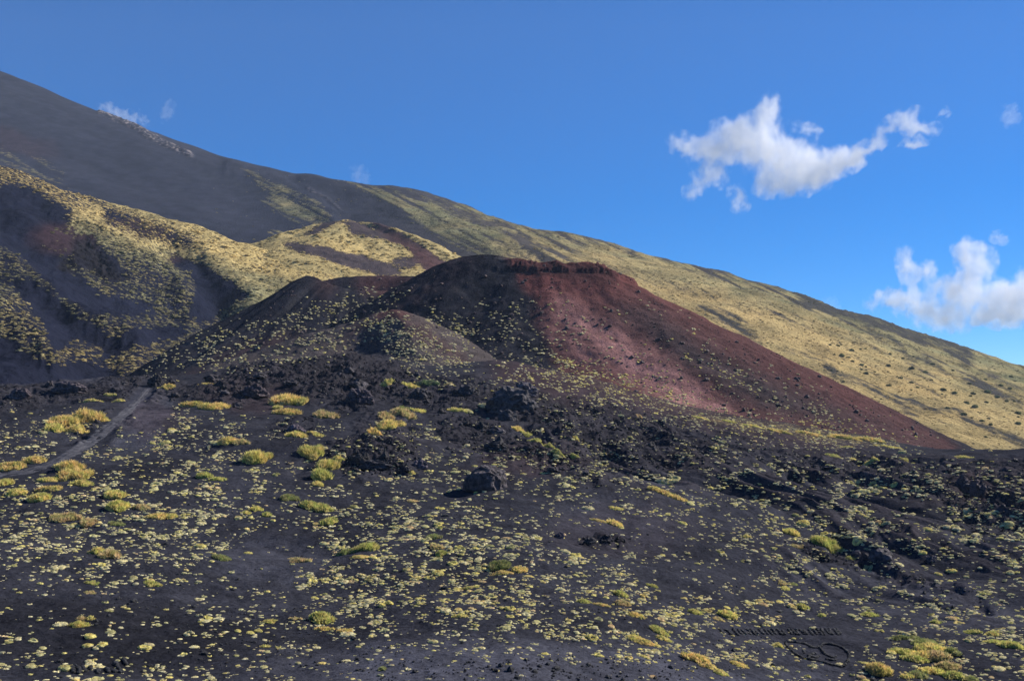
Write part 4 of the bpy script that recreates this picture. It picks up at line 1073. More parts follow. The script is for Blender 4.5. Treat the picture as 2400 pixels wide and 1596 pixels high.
# ================================================================== GOLDEN TUSSOCKS
GD = (0.76, 0.57, 0.24); GY_ = (0.70, 0.58, 0.23); GG = (0.34, 0.33, 0.15); GO = (0.60, 0.46, 0.25); GR = (.24, .28, .17); YG = (.56, .50, .19)
TUS = [ # px, base row, width, height, humps, tint, how
 (150, 1003, 58, 30, 3, GD, "tall golden"), (205, 990, 62, 32, 3, GD, "wide golden"), (130, 1012, 40, 20, 2, GY_, "yellow green"), (178, 1012, 50, 16, 2, GD, "low golden"), (232, 990, 44, 15, 2, GY_, "flat yellow"),
 (217, 942, 46, 10, 2, GY_, "thin yellow"), (255, 930, 30, 9, 1, GY_, "small yellow"), (278, 943, 26, 9, 1, GY_, "small yellow"), (393, 911, 44, 12, 1, GD, "low golden"), (478, 903, 50, 8, 2, GD, "flat golden"),
 (452, 956, 52, 17, 2, GD, "low golden"), (492, 962, 54, 18, 2, GD, "wide golden"), (522, 958, 36, 18, 1, GD, "golden"), (672, 952, 56, 30, 3, GD, "tall golden"), (706, 950, 34, 18, 1, GY_, "yellow green"), (672, 974, 54, 18, 2, GD, "wide golden"), (648, 960, 26, 12, 1, GY_, "small yellow"),
 (764, 984, 52, 22, 3, GO, "ragged straw coloured"), (698, 1028, 46, 24, 1, GY_, "domed yellow green"), (738, 1024, 34, 14, 2, GY_, "low yellow"),
 (730, 1076, 60, 30, 1, GY_, "spiky domed"), (532, 1040, 44, 18, 2, GD, "spiky golden"), (566, 1042, 34, 16, 2, GO, "thin straw coloured"), (596, 1092, 44, 34, 2, GY_, "spiky yellow"), (628, 1080, 22, 22, 1, GY_, "small spiky"),
 (768, 1106, 46, 30, 2, GY_, "spiky yellow"), (752, 1128, 40, 30, 2, YG, "yellow green"), (746, 1140, 30, 16, 1, GY_, "small yellow"), (792, 1082, 30, 16, 1, GY_, "small yellow"),
 (163, 1106, 56, 26, 3, GD, "wide golden"), (178, 1126, 66, 28, 3, GD, "tall golden"), (190, 1140, 44, 18, 2, GY_, "yellow"), (150, 1098, 40, 16, 2, GY_, "yellow"),
 (28, 1104, 66, 22, 3, GD, "wide golden"), (78, 1090, 44, 22, 2, GD, "golden"), (112, 1132, 46, 16, 2, GY_, "low yellow"), (12, 1142, 36, 24, 2, GY_, "yellow"), (35, 1162, 44, 18, 2, GY_, "low yellow"), (90, 1178, 44, 26, 1, GY_, "domed yellow"), (120, 1150, 60, 14, 3, GD, "long golden"),
 (266, 1172, 44, 26, 1, GY_, "domed yellow green"), (272, 1198, 50, 28, 1, GY_, "domed yellow green"), (158, 1220, 62, 24, 1, GO, "broad tan domed"), (204, 1236, 40, 22, 1, GO, "brown edged"), (372, 1216, 52, 16, 2, GD, "low golden"), (404, 1214, 28, 14, 1, GY_, "yellow"), (332, 1196, 42, 16, 2, GO, "ragged tan"), (270, 1232, 36, 14, 1, GG, "flat green"),
 (478, 1122, 38, 18, 1, YG, "yellow green"), (510, 1128, 34, 14, 1, YG, "low yellow green"), (675, 1174, 42, 19, 1, GG, "round olive green"), (600, 1200, 30, 18, 1, GY_, "round yellow"), (626, 1212, 26, 14, 1, YG, "small yellow green"), (576, 1206, 22, 11, 1, GY_, "small yellow"), 
 (722, 1192, 46, 20, 2, YG, "bright yellow green"), (756, 1200, 40, 22, 2, YG, "bright yellow green"), (772, 1230, 36, 20, 2, YG, "yellow green"), (230, 1300, 36, 22, 1, GY_, "domed yellow"), (262, 1312, 46, 26, 2, GO, "ragged tan"), (518, 1316, 38, 20, 1, GG, "smooth olive"), (704, 1320, 42, 16, 2, GO, "orange gold"), (690, 1312, 24, 10, 1, GO, "small orange gold"),
 (217, 1370, 28, 14, 1, YG, "round yellow green"), (357, 1372, 38, 14, 1, YG, "long yellow green"), (209, 1392, 24, 12, 1, GO, "small tan"),
 (938, 966, 36, 20, 1, GG, "round green") , (1006, 903, 48, 17, 1, GR, "smooth grey green"), (907, 900, 34, 13, 2, GY_, "small yellow"), (962, 911, 34, 15, 1, GY_, "spiky yellow"), (1054, 903, 26, 8, 1, GO, "small tan"),
 (903, 982, 36, 22, 1, GO, "round straw coloured"), (945, 978, 50, 20, 2, GO, "long straw coloured"), (978, 968, 34, 14, 1, GY_, "yellow"), (908, 1008, 44, 24, 2, GD, "golden"), (880, 1020, 30, 18, 1, GD, "small golden"), (930, 998, 40, 14, 2, GD, "low golden"),
 (1215, 1013, 30, 16, 1, GD, "golden"), (1236, 1022, 28, 12, 1, YG, "yellow green"), (1258, 1036, 34, 12, 2, YG, "thin yellow green"), (1284, 1050, 36, 12, 2, YG, "thin yellow green"), (1310, 1062, 34, 10, 2, YG, "thin yellow green"), (1347, 1072, 22, 9, 1, YG, "small yellow green"), (1351, 1030, 14, 9, 1, GY_, "tiny yellow"), (1070, 966, 40, 12, 2, GY_, "low yellow"),
 (1536, 1152, 34, 14, 2, GD, "golden"), (1562, 1162, 38, 14, 2, GD, "golden"), (1590, 1172, 40, 12, 2, GD, "long golden"), (1447, 1196, 36, 10, 2, GY_, "low yellow"), (1442, 1232, 34, 16, 2, GD, "golden"), (1404, 1222, 40, 8, 2, GD, "thin golden"),
 (860, 1294, 54, 28, 1, YG, "big domed yellow green"), (810, 1302, 36, 18, 1, GG, "dark green"), (1016, 1268, 34, 22, 1, GG, "olive domed"), (1022, 1288, 30, 18, 1, GO, "tan domed"), (1032, 1302, 30, 14, 1, YG, "yellow green"), (845, 1308, 50, 10, 2, GD, "low golden"),
 (1176, 1332, 54, 24, 1, GG, "big round green"), (1216, 1342, 32, 18, 1, GD, "golden"), (1176, 1346, 50, 12, 2, GD, "low golden"), (966, 1112, 14, 9, 1, GY_, "small yellow"), (966, 1178, 24, 12, 1, GO, "round tan"), (1030, 1240, 12, 8, 1, YG, "small bright yellow"),
 (1930, 1282, 58, 32, 1, YG, "big bright green domed"), (1960, 1298, 30, 14, 1, YG, "yellow green"), (1858, 1256, 38, 18, 1, GY_, "spiky pale"), (1872, 1286, 34, 10, 1, GO, "flat tan"), (1990, 1310, 32, 10, 2, YG, "thin yellow green"),
 (2060, 1582, 44, 30, 2, GD, "spiky dry"), (1628, 1552, 50, 24, 3, GD, "bright golden"), (1665, 1566, 40, 14, 2, GD, "low golden"), (1735, 1562, 40, 14, 2, GD, "golden"), (1690, 1580, 30, 14, 2, GY_, "yellow"),
 (1640, 982, 44, 8, 2, GY_, "thin yellow"), (1705, 990, 34, 9, 1, YG, "yellow green"), (1765, 1002, 44, 9, 2, GY_, "thin yellow"), (1830, 1016, 60, 10, 3, GD, "long golden"), (1900, 1022, 60, 11, 3, GD, "long golden"), (1975, 1030, 70, 13, 3, GD, "wide golden"), (2040, 1036, 60, 12, 3, GD, "wide golden"), (2080, 1050, 60, 9, 3, GY_, "long yellow"), (1955, 1070, 36, 8, 1, YG, "low green"), (2045, 1079, 60, 10, 2, GY_, "long yellow"), (2120, 1080, 22, 8, 1, GY_, "small yellow"), (1985, 1050, 34, 7, 1, GY_, "thin yellow"), (2250, 1074, 60, 8, 2, GY_, "thin yellow"),
 (1490, 1500, 44, 14, 2, GY_, "yellow"), (1460, 1420, 34, 16, 2, GO, "ragged tan"), (1410, 1422, 36, 12, 2, GD, "golden"), (1490, 1446, 30, 16, 2, GD, "golden"), (1370, 1414, 30, 14, 2, YG, "yellow green"), (1455, 1398, 36, 16, 1, YG, "yellow green"), (1545, 1484, 40, 18, 2, YG, "yellow green"), (1555, 1500, 34, 12, 2, GY_, "yellow"), (1510, 1508, 50, 14, 2, GD, "golden"), (1630, 1440, 28, 16, 1, YG, "yellow green"), (1705, 1448, 38, 20, 2, GY_, "yellow"), (1685, 1455, 24, 12, 1, GO, "tan"), (1530, 1378, 26, 12, 1, YG, "yellow green"), (1880, 1428, 26, 16, 1, YG, "yellow green"), (1928, 1445, 20, 10, 1, YG, "small yellow green"), (2036, 1448, 38, 16, 2, YG, "yellow green"), (2192, 1462, 24, 12, 1, YG, "small green"), (2280, 1488, 40, 14, 2, YG, "long yellow green"), (2326, 1490, 30, 14, 1, GY_, "yellow"),
 (1826, 1518, 22, 14, 1, GY_, "small yellow"), (2370, 1520, 50, 20, 3, YG, "wide green"), (2330, 1508, 50, 14, 2, YG, "low green"), (1750, 1260, 18, 10, 1, GY_, "small golden"), (1835, 1370, 24, 12, 1, GO, "rusty"), (1840, 1384, 26, 14, 1, YG, "olive"), (1862, 1372, 22, 10, 1, GG, "olive green"),
 (186, 1470, 36, 20, 1, GY_, "round ochre domed"), (190, 1452, 26, 10, 1, GO, "small tan"), (213, 1452, 16, 8, 1, GY_, "tiny yellow"), (630, 1460, 32, 14, 1, GY_, "ochre"), (755, 1458, 46, 26, 3, YG, "wide ragged green"), (760, 1478, 40, 12, 2, GD, "low golden"), (808, 1482, 34, 12, 2, GD, "golden"), (692, 1452, 26, 9, 1, GO, "tan"), (620, 1518, 22, 12, 1, GY_, "round ochre"), (897, 1572, 18, 14, 1, GG, "small green"), (1078, 1448, 40, 10, 2, GY_, "low yellow"), (1100, 1382, 40, 10, 2, GY_, "low yellow"),
]
# the big mat in the lower right corner
for (a, b, w, h, t, how) in [(2112, 1500, 46, 14, GG, "grey green"), (2140, 1496, 30, 12, GG, "olive"), (2165, 1512, 56, 22, GG, "broad olive"), (2180, 1528, 60, 24, GY_, "broad straw coloured"), (2115, 1535, 52, 18, YG, "long green"), (2145, 1552, 56, 20, YG, "long green"), (2160, 1548, 50, 24, GD, "tall golden"),
                             (2195, 1548, 50, 26, GO, "tall tan"), (2230, 1535, 36, 20, GG, "dark green"), (2220, 1572, 50, 24, GO, "ragged tan"), (2185, 1580, 60, 22, GY_, "wide yellow"), (2150, 1588, 46, 18, GG, "low green"), (2235, 1590, 50, 20, YG, "low yellow green"), (2275, 1596, 40, 16, GG, "green"), (2128, 1590, 40, 14, GY_, "low yellow")]:
    TUS.append((a, b, w, h, 2 if w > 45 else 1, t, how))
items = []
ntri = 0
tus_xy = []
for n_, (px, pb, w, h, hump, tint, how) in enumerate(TUS):
    x, y, z, who, ok = cast([px], [pb - h * .25])
    if not ok[0]: continue
    x, y = x[0], y[0]; W_ = w / F * y; H_ = max(h / F * y * .8, .28)
    ang = .24 + 0.0
    Dp = max(h / F * y / .55, W_ * .3); Dp = min(Dp, W_ * 1.0)
    smooth_dome = ("dom" in how or "round" in how or "smooth" in how or "olive" in how)
    spiky = "spiky" in how
    v, f, k = tussock(int(np.clip(w * h * (.9 if not spiky else 1.1), 160, 1500)), W_, Dp, H_ * (.85 if smooth_dome else 1.0), seed=300 + n_, humps=hump)
    L_ = LL[who[0]]
    v[:, 2] += L_.z(x + v[:, 0], y + v[:, 1]) - L_.z(np.array([x]), np.array([y]))[0]
    me = mesh_from("grass_tussock", v, f.ravel(), 3, M_GRASS, {"Col": k}, smooth=False, link=False)
    o = place("grass_tussock", me, (x, y, L_.z(np.array([x]), np.array([y]))[0] - .05), 1, 0, np.array(tint) * rng.uniform(.9, 1.1))
    o['category'] = "grass clump"; o['group'] = "large grass tussocks and mounds on the ash slope"
    items.append((o, px, pb, how + " grass tussock", where(px, pb))); ntri += len(f)
    tus_xy.append((px, pb, w, h))
give_labels(items)
print("tussock tris", ntri)

# ================================================================== CUSHION PLANTS
ND = newmap(0.0)      # plants per 1000 photo px on the near slope
poly(ND, [(-400, 950), (2800, 1075), (2800, 1700), (-400, 1700)], 2.2, 20)
for a in [(200, 1040, 320, 60, 5.0), (160, 1180, 330, 60, 4.6), (300, 1260, 330, 70, 7.5), (470, 1050, 160, 90, 6.0), (420, 1180, 160, 60, 6.0), (700, 1130, 160, 70, 3.0), (920, 1200, 200, 60, 5.0), (1050, 1290, 300, 60, 8.5), (850, 1370, 230, 60, 7.5), (1150, 1390, 250, 50, 9.5),
          (1400, 1360, 220, 60, 4.5), (1420, 1440, 260, 60, 5.5), (1750, 1430, 160, 40, 4.5), (2000, 1190, 420, 90, 6.5), (2250, 1290, 250, 90, 6.5), (1900, 1300, 260, 60, 4.5), (1500, 1090, 260, 70, 4.5), (1350, 1120, 200, 50, 4.0), (2150, 1470, 260, 60, 4.0), (2350, 1500, 100, 60, 5),
          (1000, 1060, 200, 70, 4.0), (1600, 1530, 330, 50, 3.5), (1730, 1530, 90, 40, 5), (1000, 1450, 420, 30, 4.0), (1650, 1180, 160, 60, 3.0)]: ell(ND, *a)
for a in [(640, 1290, 110, 62, .25), (600, 1340, 120, 50, .5), (1330, 1590, 500, 50, .45), (300, 1400, 380, 26, .7), (250, 1500, 330, 60, .9), (100, 1430, 260, 50, .5), (1400, 1250, 130, 50, .9), (1600, 1330, 120, 70, 1.2), (2090, 1340, 190, 40, 1.0, None, 14), (1960, 1500, 110, 60, .15), (2250, 1330, 120, 40, 1.2),
          (1850, 1480, 160, 18, .2), (900, 1560, 260, 50, .9), (2130, 1200, 120, 30, .8, None, 12), (1560, 1000 + 70, 60, 40, 1), (590, 1050, 60, 18, .4), (330, 960, 60, 60, .2), (700, 930, 80, 30, .3), (1100, 1010, 60, 30, 1.0), (1120, 960, 80, 30, .8), (620, 1400, 130, 40, 1.0), (1450, 1000, 300, 40, 2.5), (1760, 1090, 200, 40, 4.0, None, 10), (1230, 990, 60, 14, .1), (1500, 1470, 90, 20, .6, None, 12), (1850, 1175, 120, 20, 1.5, None, 20)]: ell(ND, *a)
line(ND, PATH, 22, 0)
# foot of the cones, flanks and mound: small pale dots
NC = newmap(0)
poly(NC, [(1180, 850), (1280, 815), (1400, 860), (1560, 900), (1700, 960), (2160, 1050), (1900, 1050), (1600, 990), (1400, 960), (1240, 930)], 7.5, 16)
poly(NC, [(1560, 800), (1900, 930), (2220, 1050), (2060, 1010), (1830, 960), (1640, 880)], 4.0, 20); poly(NC, [(1280, 680), (1430, 720), (1650, 900), (1500, 880), (1280, 800)], 1.0, 16)
poly(NC, [(1440, 660), (1700, 800), (2100, 1000), (1700, 860)], 1.3, 12)
poly(NC, [(820, 740), (900, 720), (1120, 860), (1060, 900), (940, 870), (880, 790)], 8.5, 10); poly(NC, [(560, 860), (700, 790), (880, 745), (840, 810), (700, 850)], 5.0, 12)
poly(NC, [(1000, 720), (1110, 740), (1110, 850), (1080, 830), (990, 770)], 5.0, 10); poly(NC, [(1110, 700), (1250, 720), (1290, 800), (1220, 850), (1130, 820)], 2.0, 14)
poly(NC, [(400, 820), (620, 750), (800, 690), (960, 690), (860, 730), (700, 770), (560, 860), (400, 870)], 4.5, 12); poly(NC, [(330, 850), (420, 800), (420, 870), (340, 890)], 6, 8)
poly(NC, [(360, 840), (640, 660), (680, 650), (480, 790)], 2.0, 8)
poly(NC, [(1000, 860), (1200, 850), (1250, 930), (1000, 900)], 4.0, 14)
# hills: bigger bushes
YW = newmap(.18)
for a in [(200, 1060, 400, 110, .55), (480, 1030, 120, 50, .5), (1100, 1380, 260, 50, .62), (1430, 1430, 230, 60, .6), (1730, 1430, 140, 50, .65), (1450, 880, 250, 60, .7), (1900, 1010, 250, 30, .8), (1100, 1400, 160, 30, .9), (900, 1360, 150, 24, .5), (600, 1220, 60, 30, .8), (1620, 1560, 200, 40, .8)]: ell(YW, *a)

TP = np.array([[.84, .76, .45], [.70, .65, .34], [.84, .74, .28], [.86, .71, .30], [.80, .62, .34], [.58, .54, .24]])   # pale, grey green, yellow green, gold, straw, olive
TN = ["pale", "grey green", "yellow green", "golden", "straw coloured", "olive"]
near_protos = [cushion(420, .40 + .06 * (i % 3), ring=(i % 3 == 1), leaf=.13, seed=400 + i, nr=5, nc=14, arc=(1 if i % 2 else .8)) for i in range(9)]
mid_protos = [cushion(80, .38 + .06 * (i % 3), ring=(i % 3 == 1), leaf=.18, seed=430 + i, nr=3, nc=9) for i in range(10)]
far_protos = [cushion(16, .5, leaf=.42, seed=460 + i, nr=2, nc=6) for i in range(8)]

def scatter(dens, n_per_1000, x0, x1, y0, y1, clump, seed, csc=(22, 12)):
    r_ = np.random.default_rng(seed)
    n = int((x1 - x0) * (y1 - y0) / 1000 * n_per_1000)
    px = r_.uniform(x0, x1, n); py = r_.uniform(y0, y1, n)
    d = samp(dens, px, py, 24, seed)
    c = .5 * fbm(px / csc[0], py / csc[1], 3, seed + 5) + .6 * fbm(px / (csc[0] * 2.6), py / (csc[1] * 2.2), 3, seed + 7)
    c2 = fbm(px / 90, py / 50, 2, seed + 6)
    p = d / n_per_1000 * (1 - clump + clump * 2.5 * sstep(-.12, .28, c)) * (0.55 + .9 * sstep(-.4, .4, c2))
    k = r_.uniform(0, 1, n) < p
    return px[k], py[k]

px, py = scatter(ND * 4.4, 80, -380, 2780, 940, 1680, .93, 501)
x, y, z, who, ok = cast(px, py); ok &= (who == 0)
for (tx_, ty_, tw, th) in tus_xy:
    ok &= ~((np.abs(px - tx_) < tw * .42) & (np.abs(py - (ty_ - th * .35)) < th * .45))
px, py, x, y = px[ok], py[ok], x[ok], y[ok]
n = len(px)
dsc = samp(ND, px, py)
wpx = 3.6 + rng.gamma(1.3, 2.7, n) + 5.0 * sstep(1200, 1560, py) * rng.uniform(0.0, 1, n) ** 2 - 2.2 * sstep(1150, 1000, py)
wpx *= 1 + .6 * sstep(1380, 1500, py) * sstep(700, 300, px) * rng.uniform(0, 1, n)
wpx = np.clip(wpx, 3.5, 30)
yw = samp(YW, px, py, 20, 7) + .25 * fbm(px / 40, py / 25, 3, 8)
u = rng.uniform(0, 1, n)
ti = np.where(u < yw * .75, np.where(rng.uniform(0, 1, n) < .2, 4, np.where(rng.uniform(0, 1, n) < .4, 3, 2)), np.where(rng.uniform(0, 1, n) < .5, 0, np.where(rng.uniform(0, 1, n) < .65, 1, np.where(rng.uniform(0, 1, n) < .7, 2, 5))))
ti = np.where((wpx < 8) & (rng.uniform(0, 1, n) < .6), 0, ti)
rad = wpx / 2 / F * y
near_me = [mesh_from("cushion_plant", v, f.ravel(), 3, M_PLANT, {"Col": k}, smooth=False, link=False) for v, f, k in near_protos]
sl = slopes(np.zeros(n, int), x, y)
order = np.argsort(-wpx * ((px > 0) & (px < 2400) & (py < 1592))); items = []
ind = order[:298]; rest = order[298:]
for i in ind:
    k = int(rng.integers(0, 9)); s = rad[i] * 1.05
    tint = TP[ti[i]] * rng.uniform(.85, 1.15)
    o = place("cushion_plant", near_me[k], (x[i], y[i], float(gz(x[i], y[i])[0]) - .02), (s * rng.uniform(.95, 1.2), s, s * rng.uniform(.8, 1.1)), rng.uniform(0, 6.28), tint)
    nrm = MV((-sl[i, 0], -sl[i, 1], 1)).normalized()
    o.rotation_euler = (MV((0, 0, 1)).rotation_difference(nrm).to_matrix() @ o.rotation_euler.to_matrix()).to_euler()
    o['category'] = "cushion plant"; o['group'] = "cushion plants on the black ash"
    sz = "large " if wpx[i] > 24 else "mid sized " if wpx[i] > 20 else "small "
    items.append((o, px[i], py[i], sz + TN[ti[i]] + (" ring shaped" if k % 3 == 1 else "") + " cushion plant", where(px[i], py[i])))
give_labels(items)
dup = {}
pos = np.stack([x[rest], y[rest], gz(x[rest], y[rest]) - .02], 1)
s = rad[rest]; sc = np.stack([s * rng.uniform(.9, 1.25, len(s)), s, s * rng.uniform(.75, 1.2, len(s))], 1)
V, T, Cc = tile(mid_protos, rng.integers(0, 10, len(s)), pos, sc, rng.uniform(0, 6.28, len(s)), TP[ti[rest]] * rng.uniform(.75, 1.2, (len(s), 1)))
tag(mesh_from("cushion_plants_cover", V, T, 3, M_PLANT, {"Col": Cc}, smooth=False), "thousands of small pale green cushion plants dotting the black ash", kind='stuff')
print("cushions", n)

px, py = scatter(NC * 4.0, 50, 300, 2300, 640, 1060, .6, 521, (14, 10))
x, y, z, who, ok = cast(px, py); ok &= (who < 4)
px, py, x, y, who = px[ok], py[ok], x[ok], y[ok], who[ok]
z = np.zeros(len(x))
for i, L in enumerate(LL):
    k = who == i
    if k.any(): z[k] = L.z(x[k], y[k])
wpx = np.clip(3.6 + rng.gamma(2, 1.1, len(px)), 3, 12); s = wpx / 2 / F * y
yw = samp(YW, px, py, 20, 7); tt_ = np.where(rng.uniform(0, 1, len(px))[:, None] < yw[:, None] * .8, TP[2] * 1.1, TP[0] * .95) * rng.uniform(.7, 1.2, (len(px), 1))
V, T, Cc = tile(far_protos, rng.integers(0, 8, len(s)), np.stack([x, y, z - .03], 1), np.stack([s * 1.1, s, s * .9], 1), rng.uniform(0, 6.28, len(s)), tt_, slopes(who, x, y) * 0)
tag(mesh_from("small_plants", V, T, 3, M_PLANT, {"Col": Cc}, smooth=False), "pale plants speckling the foot and flanks of the scoria cones", kind='stuff')
print("cone plants", len(px))
# loose blocks lying on the cones
px = rng.uniform(600, 2250, 14000); py = rng.uniform(600, 1060, 14000)
x, y, z, who, ok = cast(px, py); ok &= (who > 0) & (who < 4); ok &= rng.uniform(0, 1, len(px)) < .25 + .9 * sstep(-.1, .5, fbm(px / 40, py / 25, 3, 525))
x, y, z = x[ok], y[ok], z[ok]; s_ = np.clip((rng.pareto(2.8, len(x)) + .5) * .26, .15, 1.2)
V, T, Cc = tile([(v, f, np.ones(len(v))) for v, f in rp1], rng.integers(0, 8, len(x)), np.stack([x, y, z + .02], 1), s_[:, None] * .5 * rng.uniform(.7, 1.3, (len(x), 3)), rng.uniform(0, 6.28, len(x)), np.ones((len(x), 3)))
M_SCR = rock_mat("scoria_block", (0.045, 0.03, 0.032), (0.17, 0.12, 0.12))
tag(mesh_from("scoria_blocks", V, T, 3, M_SCR, smooth=False), "loose scoria blocks strewn over the flanks of the cones", kind='stuff')

# hill bushes
r_ = np.random.default_rng(541); n = 34000
px = r_.uniform(-380, 1150, n); py = r_.uniform(380, 900, n)
x, y, z, who, ok = cast(px, py); ok &= (who == 4) | (who == 5)
cov = np.where(who == 4, samp(VH, px, py, 26, 120), samp(V4, px, py, 14, 145))
cl = fbm(px / 16, py / 9, 3, 542)
ok &= r_.uniform(0, 1, n) < np.clip(cov * 1.1 + cl * 1.6 - .2, 0, 1) * .62 * (cov > .3)
px, py, x, y, who = px[ok], py[ok], x[ok], y[ok], who[ok]; z = np.where(who == 4, LH.z(x, y), L4.z(x, y))
g = np.clip(np.where(who == 4, samp(GOH, px, py, 26, 121), samp(G4, px, py, 14, 146)) + .3 * fbm(px / 40, py / 25, 3, 543), 0, 1)
wpx = 4.5 + r_.gamma(2, 1.6, len(px)) + 3.5 * sstep(560, 800, py); wpx = np.clip(wpx, 3, 17); s = wpx / 2 / F * y
tt_ = mixc(np.broadcast_to(np.array([.27, .26, .15]), (len(px), 3)), np.array([.58, .44, .19]), g) * r_.uniform(.6, 1.3, (len(px), 1))
V, T, Cc = tile(far_protos, r_.integers(0, 8, len(s)), np.stack([x, y, z - .1], 1), np.stack([s * 1.1, s, s * .7], 1), r_.uniform(0, 6.28, len(s)), tt_)
tag(mesh_from("hill_scrub", V, T, 3, M_PLANT, {"Col": Cc}, smooth=False), "golden and olive scrub covering the folded hills on the left", kind='stuff')
print("hill scrub", len(px))

# mountain scrub
n = 80000
px = r_.uniform(500, 2780, n); py = r_.uniform(400, 1160, n)
x, y, z, who, ok = cast(px, py); ok &= (who == 6)
cov = samp(VMt, px, py, 22, 160) * (1 - samp(BK, px, py, 16, 150) * .6)
ok &= r_.uniform(0, 1, n) < np.clip(cov - .05 + fbm(px / 20, py / 8, 3, 551) * .7, 0, 1) * .55
px, py, x, y = px[ok], py[ok], x[ok], y[ok]; z = LM.z(x, y)
g = np.clip(samp(GMt, px, py, 40, 161) + .35 * fbm(px / 60, py / 30, 3, 552), 0, 1)
s = np.clip(2.6 + r_.gamma(2, .8, len(px)), 2, 8) / 2 / F * y
tt_ = mixc(np.broadcast_to(np.array([.22, .215, .12]), (len(px), 3)), np.array([.54, .39, .17]), g) * r_.uniform(.6, 1.25, (len(px), 1))
V, T, Cc = tile(far_protos, r_.integers(0, 8, len(s)), np.stack([x, y, z - .1], 1), np.stack([s * 1.2, s, s * .8], 1), r_.uniform(0, 6.28, len(s)), tt_)
tag(mesh_from("mountain_scrub", V, T, 3, M_PLANT, {"Col": Cc}, smooth=False), "low dry scrub and grass clumps over the mountain flank", kind='stuff')
print("mountain scrub", len(px))

# dark green shrubs on the right flank
random.seed(11)
SH = [(1972, 832, 18), (2018, 853, 14), (2082, 854, 14), (2137, 860, 15), (2168, 870, 15), (2029, 873, 16), (2082, 901, 14), (2110, 884, 14), (2135, 894, 13), (2210, 911, 18), (2237, 918, 15), (2280, 920, 15), (2314, 916, 20), (2337, 927, 13), (2345, 901, 15), (2366, 908, 13),
      (2264, 942, 18), (2285, 951, 19), (2311, 940, 13), (2258, 968, 16), (2220, 954, 14), (2301, 983, 13), (2316, 978, 11), (2321, 992, 12), (2385, 966, 20), (2385, 990, 18), (2359, 937, 12), (1996, 818, 13), (1963, 808, 13), (1944, 806, 11), (2185, 851, 13), (2271, 897, 13), (2309, 887, 11),
      (2369, 880, 12), (2309, 1021, 12), (2039, 957, 10), (1955, 829, 10), (1989, 835, 10), (1998, 844, 11), (2085, 827, 10), (2116, 837, 10), (2233, 865, 10), (2150, 905, 10), (2182, 888, 10)]
for _ in range(46):
    a_ = random.uniform(1930, 2395); SH.append((a_, 800 + (a_ - 1930) * .33 + random.gauss(35, 34), random.uniform(5.5, 9.5)))
sh_protos = [cushion(260, .7, leaf=.28, seed=480 + i, nr=5, nc=10) for i in range(4)]
sh_me = [mesh_from("shrub", v, f.ravel(), 3, M_SHRUB, {"Col": k}, smooth=False, link=False) for v, f, k in sh_protos]
items = []
for i, (a, b, w) in enumerate(SH):
    x, y, z, who, ok = cast([a], [b + 3])
    s = w * .84 / 2 / F * y[0]
    o = place("shrub", sh_me[i % 4], (x[0], y[0], z[0] - .3), (s, s, s * .95), i * 1.3, np.array([.15, .165, .085]) * rng.uniform(.7, 1.4))
    o['category'] = "shrub"; o['group'] = "dark shrubs on the grassy mountain flank"
    sz = "large" if w > 16 else "mid sized" if w > 12 else "small" if w > 9.6 else "tiny"
    items.append((o, a, b, sz + " dark shrub", ("above the upper lava wall" if b < 850 else "between the two lava walls" if b < 930 else "just above the lower lava wall" if b < 975 else "near the lower lava wall at right")))
give_labels(items)

